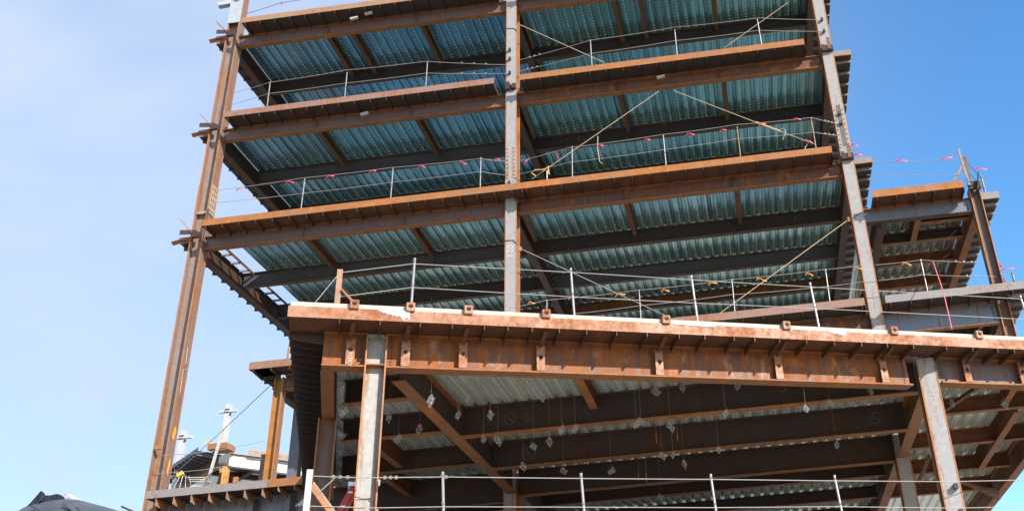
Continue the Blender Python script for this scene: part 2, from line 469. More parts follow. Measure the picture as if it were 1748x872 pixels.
# measured world positions of cables, ribbons and hanging pouches
D = {}
D['pouches'] = [[-7.47, 17.4, 8.24, 0.5], [-7.39, 17.4, 7.78, 0.45], [-8.5, 20.0, 8.23, 0.45], [-6.94, 18.5, 7.98, 0.4], [-6.82, 20.0, 8.18, 0.45], [-7.27, 20.0, 8.01, 0.4], [-5.74, 17.4, 7.85, 0.55], [-5.55, 18.5, 7.88, 0.42], [-4.91, 18.5, 7.82, 0.42], [-5.45, 20.0, 7.83, 0.42], [-5.15, 20.0, 7.78, 0.35], [-5.37, 18.5, 8.21, 0.3], [-5.15, 22.3, 7.83, 0.4], [-3.91, 18.5, 8.09, 0.5], [-1.82, 20.0, 8.47, 0.55], [-1.27, 20.0, 8.51, 0.55], [-0.14, 20.0, 8.43, 0.45], [-3.53, 20.0, 7.85, 0.4], [-3.81, 20.0, 7.87, 0.4], [-4.61, 20.95, 7.86, 0.35], [-4.26, 20.95, 7.93, 0.4], [-2.27, 20.0, 7.82, 0.45], [-2.17, 20.0, 7.87, 0.4], [-1.65, 20.95, 8.0, 0.5], [-4.48, 23.65, 8.0, 0.42], [-3.34, 23.65, 7.89, 0.42], [-1.99, 22.3, 7.77, 0.35], [-1.75, 22.3, 7.77, 0.3], [-1.61, 23.65, 7.91, 0.32], [-0.73, 22.3, 7.78, 0.35], [-2.46, 26.3, 7.82, 0.3], [-0.44, 20.0, 7.87, 0.35], [2.61, 20.95, 8.35, 0.45], [1.75, 20.95, 8.17, 0.35], [1.17, 20.0, 7.8, 0.3], [1.97, 23.65, 8.02, 0.3], [4.48, 22.3, 8.33, 0.35], [5.59, 22.3, 8.19, 0.35]]
D['flags3'] = [[-15.25, 26.12, 18.58], [-13.62, 26.12, 18.64], [-12.31, 26.12, 18.64], [-10.9, 26.12, 18.64], [-9.31, 26.12, 18.64], [-8.0, 26.12, 18.61], [-6.89, 26.12, 18.53], [-5.86, 26.12, 18.38], [-4.95, 26.12, 18.47], [-3.64, 26.12, 18.61], [-2.18, 26.12, 18.61], [-0.88, 26.12, 18.63], [0.15, 26.12, 18.61], [1.35, 26.12, 18.66], [2.41, 26.12, 18.72], [2.62, 26.12, 17.92]]
D['flagsW'] = [[5.16, 26.2, 16.88], [6.45, 26.2, 16.76], [7.33, 26.2, 16.32]]
D['ties4'] = [[-5.85, 26.12, 13.58], [-4.67, 26.12, 13.59], [-3.32, 26.12, 13.52], [-2.0, 26.12, 13.52], [-0.66, 26.12, 13.56], [0.69, 26.12, 13.56], [2.06, 26.12, 13.55], [3.42, 26.12, 13.55], [4.73, 26.12, 13.55]]
D['cab3u'] = [[-15.9, 26.12, 18.65], [-13.11, 26.12, 18.73], [-10.22, 26.12, 18.72], [-7.38, 26.12, 18.66], [-6.67, 26.5, 18.69]]
D['cab3ur'] = [[-6.22, 26.5, 18.65], [-4.51, 26.12, 18.67], [-1.61, 26.12, 18.74], [0.65, 26.12, 18.78], [2.93, 26.12, 18.71], [3.76, 26.5, 18.6]]
D['cab3l'] = [[-15.95, 26.12, 18.2], [-13.05, 26.12, 18.16], [-10.19, 26.12, 18.18], [-7.37, 26.12, 18.19], [-6.67, 26.5, 18.19]]
D['cab3lr'] = [[-6.22, 26.5, 18.17], [-4.52, 26.12, 18.14], [-1.65, 26.12, 18.19], [0.6, 26.12, 18.27], [2.91, 26.12, 18.18], [3.73, 26.5, 18.18]]
D['cab2u'] = [[-16.13, 26.5, 22.74], [-14.7, 26.12, 22.69], [-12.03, 26.12, 22.8], [-9.29, 26.12, 22.74], [-6.66, 26.5, 22.47]]
D['cab2l'] = [[-16.14, 26.5, 22.26], [-14.68, 26.12, 22.23], [-12.01, 26.12, 22.26], [-9.27, 26.12, 22.25], [-6.65, 26.5, 22.11]]
D['cab2ur'] = [[-6.22, 26.5, 22.6], [-3.74, 26.12, 22.74], [-0.96, 26.12, 22.83], [1.77, 26.12, 22.78], [3.7, 26.5, 22.7]]
D['cab2lr'] = [[-6.22, 26.5, 22.14], [-3.76, 26.12, 22.19], [-1.0, 26.12, 22.28], [1.75, 26.12, 22.27], [3.75, 26.5, 22.21]]
D['cab4u'] = [[-6.41, 26.12, 13.48], [-5.35, 26.12, 13.61], [-2.68, 26.12, 13.61], [-0.04, 26.12, 13.63], [2.59, 26.12, 13.63], [3.65, 26.12, 13.63]]
D['cab4l'] = [[-4.55, 26.12, 13.1], [-2.71, 26.12, 13.13], [-0.09, 26.12, 13.17], [2.55, 26.12, 13.11], [3.63, 26.12, 13.14]]
D['cab4ur'] = [[4.0, 26.12, 13.6], [5.26, 26.12, 13.6], [6.91, 26.12, 13.32]]
D['cab4lr'] = [[3.98, 26.12, 13.12], [5.25, 26.12, 13.15], [7.12, 26.12, 12.87]]
D['cab1'] = [[-15.95, 26.12, 25.86], [-14.67, 26.12, 26.16], [-12.99, 26.12, 26.23]]
D['cabWu'] = [[4.53, 26.4, 17.09], [7.06, 26.4, 16.82]]
D['cabWl'] = [[4.28, 26.4, 16.65], [7.07, 26.4, 16.29]]
D['pcabu'] = [[-7.14, 16.1, 10.0], [-5.93, 16.59, 10.27], [-3.07, 17.75, 10.29], [-0.74, 18.69, 10.28], [1.71, 19.68, 10.28], [6.3, 21.53, 10.29]]
D['pcabl'] = [[-7.13, 16.1, 9.51], [-5.93, 16.59, 9.78], [-3.08, 17.74, 9.76], [-0.76, 18.68, 9.77], [1.68, 19.66, 9.79], [6.23, 21.5, 9.8]]
D['lcabu'] = [[-7.29, 16.04, 6.26], [-6.68, 16.28, 6.24], [-6.33, 16.42, 6.24], [-6.31, 16.43, 6.24], [-5.23, 16.87, 6.26], [-3.0, 17.77, 6.25], [-0.75, 18.68, 6.25], [1.54, 19.61, 6.24], [3.77, 20.51, 6.24], [5.32, 21.13, 6.28]]
D['lcabl'] = [[-7.32, 16.03, 5.77], [-6.62, 16.31, 5.75], [-6.3, 16.44, 5.74], [-5.22, 16.88, 5.76], [-3.02, 17.76, 5.75], [-0.79, 18.66, 5.74], [1.49, 19.59, 5.76], [3.75, 20.5, 5.73], [5.18, 21.08, 5.76]]
D['diag'] = [[[-6.18, 26.5, 24.09], [-3.39, 26.9, 22.34]], [[2.85, 26.6, 23.64], [0.6, 26.9, 22.35]], [[-1.66, 26.6, 20.72], [-5.54, 26.7, 18.26], [-5.88, 26.8, 18.11]], [[-1.19, 26.6, 20.67], [1.18, 26.6, 19.15], [2.96, 26.8, 18.18]], [[-6.19, 26.5, 15.56], [-1.83, 26.2, 12.69]], [[3.57, 26.6, 15.37], [-0.87, 26.2, 12.42]], [[-13.71, 26.9, 12.23], [-15.08, 26.9, 10.92], [-16.03, 26.5, 9.73]]]
D['pinkrope'] = [[5.59, 26.3, 13.62], [4.43, 20.45, 9.34]]

# ------------------------------------------------------------------ ground
structure(MB().box(-1500, 1500, -1500, 1500, -0.3, 0).build('ground', 'ground'))

# ------------------------------------------------------------------ levels and grid
FL = {'F1': (25.59, 25.37), 'F2': (21.62, 21.40), 'F3': (17.55, 17.33), 'F4': (12.61, 12.39), 'W': (15.89, 15.67), 'P': (9.17, 8.96)}
FN = {'F1': 'topmost floor', 'F2': 'second floor down', 'F3': 'third floor down', 'F4': 'low floor above the podium', 'W': 'side wing floor', 'P': 'podium roof'}
BN = {'a': 'corner bay', 'b': 'middle bay'}
C0, C1, C2, C3 = (-16.62, 26.75), (-6.48, 26.72), (3.82, 26.72), (7.27, 26.75)
A = Vector((-7.77, 15.52, 0)); TP = Vector((0.9271, 0.3748, 0)); NP = Vector((0.3748, -0.9271, 0))   # podium corner, along its front, out of its front
def pod(s, off, z=0.0):
    p = A + TP * s - NP * off; return Vector((p.x, p.y, z))
def yfront(x, off=0.0):                     # podium front line, pushed in by off
    return A.y + (x - A.x) * TP.y / TP.x + off / TP.x
def xside(y, off=0.0):                      # podium side line at y
    return A.x - (y - A.y) * NP.x / -NP.y + off / TP.x
def frange(a, b, d):
    out = []
    while a < b: out.append(a); a += d
    return out

# ------------------------------------------------------------------ tower columns
GC = 'steel columns of the frame'
c = member('steel_column', 'tall corner column of rusty mauve steel with plate brackets at every floor', 'column', (*C0, 0), (*C0, 29.5), 0.42, 0.40, ('col_c0', 'col_mauve', 'col_mauve'), wdir=(1, 0, 0), kind='column', group=GC)
add_edges(c, (*C0, 0), (*C0, 29.5), 0.42, 0.40, (1, 0, 0), 'col_edge')
MB().box(-16.40, -16.385, 26.56, 26.94, 18.15, 19.2).build('splice_plate', 'splice', c)
MB().box(-16.80, -16.44, 26.60, 26.72, 18.15, 18.25).build('splice_plate', 'splice', c)
MB().box(-16.86, -16.842, 26.56, 26.94, 18.15, 19.2).build('splice_plate', 'splice', c)
bolts(c, [(-16.385, 26.63 + 0.12 * (k % 3), 18.25 + 0.2 * (k // 3)) for k in range(15)], (1, 0, 0), 0.02)
for zt in (25.37, 21.40, 17.33):
    MB().bar((-17.38, 26.50, zt - 0.22), (-16.75, 26.56, zt - 0.06), 0.16, 0.016, (0, 0.4, 1)).build('bracket_plate', 'col_edge', c)
    MB().bar((-17.2, 26.45, zt + 0.58), (-16.7, 26.52, zt + 0.02), 0.02, 0.16, (0, 1, 0)).build('bracket_plate', 'col_edge', c)
    MB().bar((-17.12, 26.40, zt + 0.10), (-16.62, 26.50, zt + 0.10), 0.02, 0.16).build('bracket_plate', 'beam_plain', c)
    MB().bar((-17.15, 26.49, zt - 0.12), (-16.9, 26.49, zt - 0.12), 0.06, 0.1).build('bracket_plate', 'beam_plain', c)
    MB().box(-16.74, -16.50, 26.42, 26.53, zt - 0.11, zt + 0.07).build('bracket_plate', 'beam_plain', c)
MB().bar((-17.32, 26.55, 26.82), (-16.85, 26.62, 26.92), 0.2, 0.16).build('bracket_plate', 'bluegrey_prime', c)
MB().bar((-16.95, 26.42, 27.45), (-16.5, 26.52, 26.95), 0.16, 0.14).build('bracket_plate', 'bluegrey_prime', c)
MB().box(-16.85, -16.39, 26.515, 26.545, 25.9, 29.4).build('primed_face', 'bluegrey_prime', c)
MB().prism([(-16.395, 26.66, 10.85), (-16.395, 26.72, 10.78), (-16.395, 26.80, 10.82), (-16.395, 26.84, 11.1), (-16.395, 26.78, 11.2), (-16.395, 26.70, 11.15)], (0.004, 0, 0)).build('paint_mark', 'paint_yellow', c)
MB().prism([(-16.395, 26.68, 9.85), (-16.395, 26.76, 9.75), (-16.395, 26.82, 10.1), (-16.395, 26.78, 10.3), (-16.395, 26.72, 10.2)], (0.004, 0, 0)).build('paint_mark', 'paint_yellow', c)
MB().box(-16.72, -16.56, 26.47, 26.545, 10.48, 10.58).build('cable_bracket', 'col_orange', c)
chalk_line(c, [(-16.394, 26.7, 12.2), (-16.394, 26.68, 12.9), (-16.394, 26.82, 12.95)], 'chalk')
chalk_line(c, [(-16.394, 26.74, 13.1), (-16.394, 26.72, 13.6)], 'chalk')

c = member('steel_column', 'pale grey middle column facing the camera with 120 chalked on it', 'column', (*C1, 0), (*C1, 29.5), 0.44, 0.36, ('col_rust', 'col_rust', 'col_grey'), wdir=(0, 1, 0), kind='column', group=GC)
add_edges(c, (*C1, 0), (*C1, 29.5), 0.44, 0.36, (0, 1, 0), 'col_edge')
yf = C1[1] - 0.22
for x0, x1 in ((-6.65, -6.54), (-6.43, -6.31)):
    MB().box(x0, x1, yf - 0.016, yf - 0.003, 18.05, 19.25).build('splice_plate', 'splice', c)
    bolts(c, [((x0 + x1) / 2, yf - 0.016, 18.15 + 0.14 * k) for k in range(8)], (0, -1, 0), 0.017)
for z in (17.82, 22.05, 22.62, 23.0):
    MB().box(-6.56, -6.49, yf - 0.09, yf - 0.003, z, z + 0.10).build('cable_lug', 'bolt', c)
for zt in (21.40,):
    MB().bar((-6.62, yf - 0.05, zt + 0.34), (-6.40, yf - 0.05, zt - 0.02), 0.09, 0.016, (0, 1, 0)).build('bracket_plate', 'beam_plain', c)
    MB().box(-6.66, -6.52, yf - 0.12, yf - 0.004, zt + 0.0, zt + 0.16).build('bracket_plate', 'beam_plain', c)
    MB().box(-6.44, -6.32, yf - 0.12, yf - 0.004, zt + 0.02, zt + 0.20).build('bracket_plate', 'beam_plain', c)
for z in (15.82, 23.93):
    MB().tube([(-6.665, yf - 0.012, z + 0.06), (-6.40, yf - 0.012, z + 0.04), (-6.29, yf - 0.012, z - 0.10)], 0.014, 5).build('wire_rope_choker', 'cable_dark', c)
text(c, '120', (-6.49, yf - 0.006, 15.50), (0, 0, 1), (-1, 0, 0), 0.30, 'chalk')

c = member('steel_column', 'pale grey column standing between the tall tower and the low side wing', 'column', (*C2, 0), (*C2, 29.5), 0.44, 0.36, ('col_brown', 'col_brown', 'col_grey'), wdir=(0, 1, 0), kind='column', group=GC)
add_edges(c, (*C2, 0), (*C2, 29.5), 0.44, 0.36, (0, 1, 0), 'col_edge')
for x0, x1 in ((3.65, 3.755), (3.885, 3.99)):
    MB().box(x0, x1, yf - 0.016, yf - 0.003, 17.75, 19.35).build('splice_plate', 'splice', c)
    bolts(c, [((x0 + x1) / 2, yf - 0.016, 17.85 + 0.18 * k) for k in range(8)], (0, -1, 0), 0.017)
MB().box(3.765, 3.875, yf - 0.006, yf - 0.003, 17.8, 19.3).build('splice_gap', 'col_blue', c)
for zt in (21.40, 17.33):
    MB().box(3.65, 4.0, yf - 0.14, yf - 0.004, zt - 0.05, zt + 0.14).build('bracket_plate', 'beam_plain', c)
    MB().box(3.83, 3.93, yf - 0.16, yf - 0.145, zt - 0.02, zt + 0.42).build('bracket_plate', 'col_brown', c)
for z in (22.60, 22.12, 18.9, 18.55):
    MB().box(3.79, 3.86, yf - 0.11, yf - 0.02, z, z + 0.10).build('cable_lug', 'bolt', c)
MB().tube([(3.62, yf - 0.012, 15.3), (3.8, yf - 0.012, 15.42), (4.01, yf - 0.012, 15.52)], 0.014, 5).build('wire_rope_choker', 'cable_dark', c)

c = member('steel_column', 'rusty open column carrying the low side wing, orange lit edge', 'column', (*C3, 0), (*C3, 15.95), 0.30, 0.30, ('col_brown', 'col_brown', 'col_brown'), wdir=(1, 0, 0), kind='column', group=GC)
add_edges(c, (*C3, 0), (*C3, 15.95), 0.30, 0.30, (1, 0, 0), 'col_edge')
MB().box(7.10, 7.45, 26.5, 26.59, 15.86, 16.1).build('cap_plate', 'beam_plain', c)
MB().bar((7.30, 26.46, 15.75), (7.46, 26.46, 16.35), 0.02, 0.16, (0, 1, 0)).build('bracket_plate', 'beam_plain', c)
for z in (12.95, 13.42):
    MB().box(7.425, 7.50, 26.66, 26.74, z, z + 0.08).build('cable_lug', 'flag_red', c)
bolts(c, [(7.1, 26.66, 11.80 + 0.11 * k) for k in range(5)], (-1, 0, 0), 0.03, 0.03)

c = member('steel_column', 'bright ochre column holding the small cantilevered corner above the podium roof', 'column', (-13.35, 26.75, 9.0), (-13.35, 26.75, 12.32), 0.25, 0.27, ('col_orange', 'col_orange', 'col_mauve'), wdir=(-1, 0, 0), kind='column', group=GC)
add_edges(c, (-13.35, 26.75, 9.0), (-13.35, 26.75, 12.32), 0.25, 0.27, (1, 0, 0), 'col_edge')
c = member('steel_column', 'shaded blue grey column tucked beside the ribbed podium side', 'column', (-13.58, 28.7, 9.0), (-13.58, 28.7, 12.32), 0.30, 0.30, ('col_blue', 'col_brown', 'col_blue'), wdir=(0, 1, 0), kind='column', group=GC)
for X, Y, l in ((-16.62, 37.65, 'dark column at the far end of the corner side'), (-6.48, 37.65, 'dark column in the far row behind the middle column'), (3.82, 37.65, 'dark column in the far row behind the wing junction'), (7.27, 37.65, 'far column at the end of the side wing')):
    member('steel_column', l, 'column', (X, Y, 0), (X, Y, 29.5 if X < 5 else 15.6), 0.40, 0.36, ('col_brown',) * 3, wdir=(0, 1, 0), kind='column', group=GC)

# podium columns
p0c = pod(1.55, 0.72)
c = member('steel_column', 'chalky white channel-faced column at the podium corner with thin rust edges', 'column', (p0c.x, p0c.y, 0), (p0c.x, p0c.y, 8.90), 0.37, 0.36, ('col_white', 'col_rust', 'col_rust'), wdir=TP, kind='column', group=GC)
add_edges(c, (p0c.x, p0c.y, 0), (p0c.x, p0c.y, 8.93), 0.37, 0.36, TP, 'col_edge')
MB().obox(pod(1.55, 0.725, 8.34), TP, -NP, Z3, (-0.16, 0.16), (-0.185, -0.012), (-0.01, 0.012)).build('stiffener_plate', 'flange_rust', c)
for z in (6.20, 5.70):
    MB().obox(pod(1.735, 0.54, z), TP, -NP, Z3, (0.002, 0.03), (-0.05, 0.03), (-0.04, 0.06)).build('cable_lug', 'galv', c)
chalk_line(c, [pod(1.52, 0.70, 8.72), pod(1.54, 0.70, 8.78), pod(1.56, 0.70, 8.74), pod(1.58, 0.70, 8.70)], 'chalk')
MB().tube([pod(1.37, 0.53, 5.98), pod(1.5, 0.53, 5.94), pod(1.62, 0.53, 5.95)], 0.007, 4).build('wire_mark', 'cable_dark', c)
P1 = (3.83, 21.08)
c = member('steel_column', 'pale grey podium column near the side wing with LOB 21 chalked down it', 'column', (*P1, 0), (*P1, 8.92), 0.42, 0.38, ('col_brown', 'col_brown', 'col_grey2'), wdir=(0, 1, 0), kind='column', group=GC)
add_edges(c, (*P1, 0), (*P1, 8.92), 0.42, 0.38, (0, 1, 0), 'col_edge')
for z in (6.16, 5.66):
    MB().box(3.87, 3.95, P1[1] - 0.33, P1[1] - 0.215, z, z + 0.10).build('cable_lug', 'bolt', c)
text(c, 'mp LOB 21', (3.83, P1[1] - 0.216, 8.02), (0, 0, -1), (1, 0, 0), 0.15, 'chalk')
ps = pod(0.72, 3.72)
c = member('steel_column', 'brown side column of the podium behind the ribbed overhang', 'column', (ps.x, ps.y, 0), (ps.x, ps.y, 8.3), 0.36, 0.34, ('col_mauve', 'col_brown', 'col_rust'), wdir=TP, kind='column', group=GC)
add_edges(c, (ps.x, ps.y, 0), (ps.x, ps.y, 8.3), 0.36, 0.34, TP, 'col_edge')

# ------------------------------------------------------------------ tower floors
GE, GG, GB, GJ, GD = 'bent deck edge plates with gussets', 'front edge girders', 'floor beams inside the frame', 'short cross joists under the decks', 'ribbed metal floor decks'
FRONT = {  # floor: list of (x0, x1, upstand, soffit, description)
    'F1': [(-16.0, -6.93, 'edge_tan', 'soffit', 'corner bay, tan'), (-6.08, 3.09, 'edge_tan', 'soffit', 'middle bay, tan')],
    'F2': [(-16.05, -6.93, 'edge_pink', 'soffit', 'corner bay, pinkish brown'), (-6.08, 3.09, 'edge_orange', 'soffit', 'middle bay, orange')],
    'F3': [(-16.18, -6.02, 'edge_orange', 'soffit_rust', 'corner bay, bright rust orange'), (-6.012, 3.35, 'edge_orange', 'soffit_rust', 'middle bay, bright rust orange')],
    'F4': [(-13.99, 3.50, 'edge_pink', 'soffit', 'running from the small corner to the wing column'), (4.06, 8.0, 'edge_grey', 'soffit', 'in the side wing, grey')],
    'W': [(4.25, 6.83, 'edge_orange', 'soffit_rust', 'of the side wing, short and orange')],
}
for f, runs in FRONT.items():
    zt, zs = FL[f]
    for x0, x1, up, so, desc in runs:
        if f == 'W': lab = 'short orange bent edge plate with gussets over the side wing'
        else: lab = 'bent edge plate along the %s, %s' % (FN[f].replace(' above the podium', '') if f == 'F4' else FN[f], desc)
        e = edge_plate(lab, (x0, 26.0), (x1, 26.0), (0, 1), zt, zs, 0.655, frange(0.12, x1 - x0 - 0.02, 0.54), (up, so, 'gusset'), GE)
        MB().box(x1 + 0.001, x1 + 0.013, 26.002, 26.65, zs - 0.12, zs + 0.015).build('end_gusset', 'gusset', e)
GW = {'F1': ('web_purple', 'web_purple'), 'F2': ('web_purple', 'web_brown'), 'F3': ('web_purple', 'web_brown'), 'F4': ('web_brown', 'web_brown')}
for f in ('F1', 'F2', 'F3', 'F4'):
    zt, zs = FL[f]
    for i, (x0, x1, b) in enumerate(((-16.40, -6.665, 'a'), (-6.295, 3.635, 'b'))):
        if f == 'F4' and i == 0: x0 = -13.21
        g = member('edge_girder', 'front edge girder under the %s, %s' % (FN[f], BN[b]), 'girder', (x0, 26.75, zs - 0.003), (x1, 26.75, zs - 0.003), 0.46, 0.20, (GW[f][i], 'flange_rust', 'flange_rust'), group=GG)
        bolts(g, [(x0 + 0.06, 26.742, zs - 0.10 - 0.06 * k) for k in range(5)] + [(x1 - 0.06, 26.742, zs - 0.10 - 0.06 * k) for k in range(5)], (0, -1, 0), 0.013, 0.018)
        for k in range(2):
            xx = x0 + (x1 - x0) * (k + 1) / 3
            MB().box(xx - 0.006, xx + 0.006, 26.655, 26.741, zs - 0.435, zs - 0.03).build('stiffener_plate', GW[f][i], g)
zt, zs = FL['F4']
g = member('edge_girder', 'bluish grey front girder in the side wing just above the podium', 'girder', (4.015, 26.75, zs - 0.003), (7.11, 26.75, zs - 0.003), 0.64, 0.20, ('web_blue', 'flange_rust', 'flange_rust'), group=GG)
bolts(g, [(6.98, 26.742, zs - 0.14 - 0.09 * k) for k in range(5)], (0, -1, 0), 0.025, 0.025)
zt, zs = FL['W']
g = member('edge_girder', 'dark grey front girder under the short orange wing edge plate', 'girder', (4.015, 26.75, zs - 0.003), (7.11, 26.75, zs - 0.003), 0.46, 0.20, ('web_blue', 'flange_rust', 'flange_dark'), group=GG)
bolts(g, [(7.0, 26.742, zs - 0.1 - 0.08 * k) for k in range(4)], (0, -1, 0), 0.02, 0.02)

ORD = ['first', 'second', 'third', 'fourth']
for f in ('F1', 'F2', 'F3', 'F4'):
    zt, zs = FL[f]
    ys = (29.5, 32.2, 34.95, 37.45)
    lines = [('corner line', -16.60), ('middle column line', -6.48), ('wing junction line', 3.82)]
    if f == 'F4': lines[0] = ('small corner', -13.35)
    for nm, X in lines:
        y0 = 26.96 if X != -13.35 else 26.90
        g_ = member('floor_girder', 'deep girder running back under the %s on the %s' % (FN[f], nm), 'girder', (X, y0, zs - 0.003), (X, 37.43, zs - 0.003), 0.58, 0.24, ('beam_plain', 'flange_dark', 'flange_dark'), group='girders running back into the frame')
        if X == -6.48: mg = g_
    if f in ('F1', 'F2', 'F3'):
        MB().box(-6.352, -6.335, 27.05, 29.3, zs - 0.16, zs - 0.01).build('deck_support_angle', 'edge_orange', col.objects[mg.name])  # bright orange stands in for sunlight on this narrow angle
    for b, x0, x1 in (('a', lines[0][1] + 0.125, -6.605), ('b', -6.355, 3.695)):
        for i, y in enumerate(ys):
            d = 0.52 if i < 2 else 0.46
            wb = 'beam_blue' if (f, b, i) in (('F3', 'a', 0), ('F3', 'b', 1), ('F2', 'a', 0)) else ('beam_plain' if i >= 2 else 'beam_dark')
            if (f, i) == ('F3', 2): wb = 'joist'
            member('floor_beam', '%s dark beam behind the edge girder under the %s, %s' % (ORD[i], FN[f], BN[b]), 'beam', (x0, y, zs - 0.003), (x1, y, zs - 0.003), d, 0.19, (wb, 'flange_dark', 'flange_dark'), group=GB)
    xs = [(-13.25, 'a'), (-9.85, 'a'), (-3.0, 'b'), (0.45, 'b')] + ([(-12.37, 'a'), (-2.1, 'b')] if f == 'F1' else [])
    seen = {}
    for X, b in sorted(xs):
        if f == 'F4' and X < -10: continue
        seen[b] = seen.get(b, 0) + 1
        member('cross_joist', '%s cross joist from the corner under the %s, %s' % (ORD[seen[b] - 1], FN[f], BN[b]), 'joist', (X, 26.86, zs - 0.003), (X, 29.39, zs - 0.003), 0.26, 0.15, ('joist', 'joist', 'joist'), group=GJ)
    dm = {'F1': 'deck_sky_tint', 'F2': 'deck_sky_tint', 'F3': 'deck_sky_teal', 'F4': 'deck_grey'}[f]
    xa = {'F3': -15.72, 'F4': -13.2}.get(f, -16.47)
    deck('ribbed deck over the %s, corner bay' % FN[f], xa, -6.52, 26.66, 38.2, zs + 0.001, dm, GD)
    deck('ribbed deck over the %s, middle bay' % FN[f], -6.41, 3.75, 26.66, 38.2, zs + 0.001, 'deck_sky_teal' if f != 'F4' else dm, GD)
    # cantilevered edge plates down the two sides
    gl = frange(0.25, 11, 0.62)
    if f != 'F4':
        lab = 'gusseted side overhang of the %s beyond the corner column' % FN[f]
        if f == 'F3':   # here the soffit sheet is still missing between the gussets and light comes through
            MBP = []
            root = empty('deck_edge_plate', (-17.4, 26.95, zs), 'open side overhang of the third floor down, daylight between its gussets', 'edge plate', GE)
            MB().box(-17.4, -17.386, 26.95, 38.2, zs, zt).build('upstand', 'edge_pink', root)
            MB().box(-17.386, -16.722, 26.95, 38.2, zs, zs + 0.01).build('soffit', 'soffit', root)
            for g in gl:
                y = 26.95 + g
                MB().prism([(-17.396, y, zs - 0.001), (-17.396, y, zs - 0.13), (-16.73, y, zs - 0.2), (-16.73, y, zs - 0.001)], (0, 0.014, 0)).build('gusset', 'gusset', root)
            for g in frange(0.3, 9.5, 0.62):
                y = 26.95 + g
                MB().box(-16.47, -16.13, y, y + 0.06, zs - 0.09, zs - 0.03).build('deck_support_angle', 'edge_grey', root)
            MBP.append(root)
            MB().box(-16.13, -16.10, 26.95, 38.0, zs - 0.10, zs - 0.02).build('deck_support_rail', 'joist', root)
        else:
            MBP = []
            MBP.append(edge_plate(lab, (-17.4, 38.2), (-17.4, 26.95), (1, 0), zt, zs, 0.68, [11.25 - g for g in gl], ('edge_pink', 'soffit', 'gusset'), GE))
    if f != 'F4':
        MB().box(-17.384, -16.84, 26.935, 26.948, zs, zt).build('front_closure', 'edge_pink', MBP[0])
    X = 4.60 if f != 'F4' else 8.0
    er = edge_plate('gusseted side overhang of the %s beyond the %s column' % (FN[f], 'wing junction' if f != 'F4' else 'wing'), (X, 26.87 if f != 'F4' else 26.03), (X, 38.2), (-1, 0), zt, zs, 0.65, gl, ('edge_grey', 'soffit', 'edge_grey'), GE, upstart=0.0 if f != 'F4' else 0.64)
    if f != 'F4':
        MB().box(4.06, 4.584, 26.853, 26.867, zs, zt).build('front_closure', 'edge_grey', er)
        MB().box(4.06, 4.584, 26.80, 26.84, zs - 0.02, zs + 0.03).build('front_flange', 'edge_tan', er)
# small cantilevered corner of the low floor
zt, zs = FL['F4']
edge_plate('small rusty corner overhang of the low floor above the ochre column', (-13.99, 38.2), (-13.99, 26.014), (1, 0), zt, zs, 0.56, [11.9 - g for g in frange(0.7, 11, 0.55)], ('edge_pink', 'soffit', 'gusset'), GE, ends=True)
# wing decks and framing
member('floor_girder', 'rusty girder running back under the low wing floor on the wing column', 'girder', (7.27, 26.92, zs - 0.003), (7.27, 37.43, zs - 0.003), 0.55, 0.22, ('beam_plain', 'flange_rust', 'flange_rust'), group='girders running back into the frame')
for i, y in enumerate((28.2, 30.0, 31.9, 34.0)):
    member('floor_beam', '%s beam behind the bluish girder in the low wing floor' % ORD[i], 'beam', (3.945, y, zs - 0.003), (7.155, y, zs - 0.003), 0.42, 0.18, ('beam_plain', 'flange_rust', 'flange_rust'), group=GB)
deck('pale ribbed deck of the low wing floor', 3.94, 7.15, 26.66, 38.2, zs + 0.001, 'deck_grey', GD)
zt, zs = FL['W']
member('floor_girder', 'rusty girder running back under the upper wing floor on the wing column', 'girder', (7.22, 26.92, zs - 0.003), (7.22, 37.43, zs - 0.003), 0.55, 0.22, ('joist', 'flange_rust', 'flange_rust'), group='girders running back into the frame')
for i, (y, x0) in enumerate(((27.3, 5.68), (28.5, 4.60), (30.1, 4.60), (31.9, 4.60), (34.0, 4.60))):
    lab = 'dark specked stub beam close behind the wing edge girder' if i == 0 else '%s rusty beam behind the stub under the upper wing floor' % ORD[i - 1]
    m = member('floor_beam', lab, 'beam', (x0, y, zs - 0.003), (7.10, y, zs - 0.003), 0.36, 0.18, ('beam_dark' if i < 2 else 'joist', 'flange_rust', 'flange_rust'), group=GB)
    if i == 3: text(m, '126b 157', (5.7, y - 0.012, zs - 0.24), (1, 0, 0), (0, 0, 1), 0.24, 'chalk_faint')
member('floor_girder', 'dark girder of the upper wing floor beside the wing junction column', 'girder', (4.48, 26.92, zs - 0.003), (4.48, 37.43, zs - 0.003), 0.58, 0.20, ('beam_plain', 'flange_dark', 'flange_dark'), group='girders running back into the frame')
member('cross_joist', 'short rusty joist under the upper wing floor', 'joist', (5.58, 26.86, zs - 0.003), (5.58, 28.40, zs - 0.003), 0.40, 0.17, ('joist', 'joist', 'flange_rust'), group=GJ)
deck('pale ribbed deck of the upper wing floor', 3.95, 7.10, 26.66, 37.5, zs + 0.001, 'deck_grey', GD)
er = edge_plate('gusseted side overhang of the upper wing floor beyond the wing column', (8.0, 26.90), (8.0, 37.5), (-1, 0), zt, zs, 0.66, frange(0.25, 10.4, 0.56), ('edge_grey', 'soffit', 'edge_grey'), GE)
MB().box(7.46, 7.984, 26.882, 26.897, zs, zt).build('front_closure', 'edge_grey', er)
for k, (y, z) in enumerate(((28.9, 15.1), (30.9, 15.1))):
    t = MB().bar((4.03, y, z - 0.25), (4.34, y - 0.5, z + 0.12), 0.10, 0.10).build('kicker_brace', 'edge_tan')
    tag(t, 'sunlit diagonal kicker beside the wing junction column, %s one' % ('upper' if k == 0 else 'lower'), 'brace', 'sunlit kickers at the wing junction')

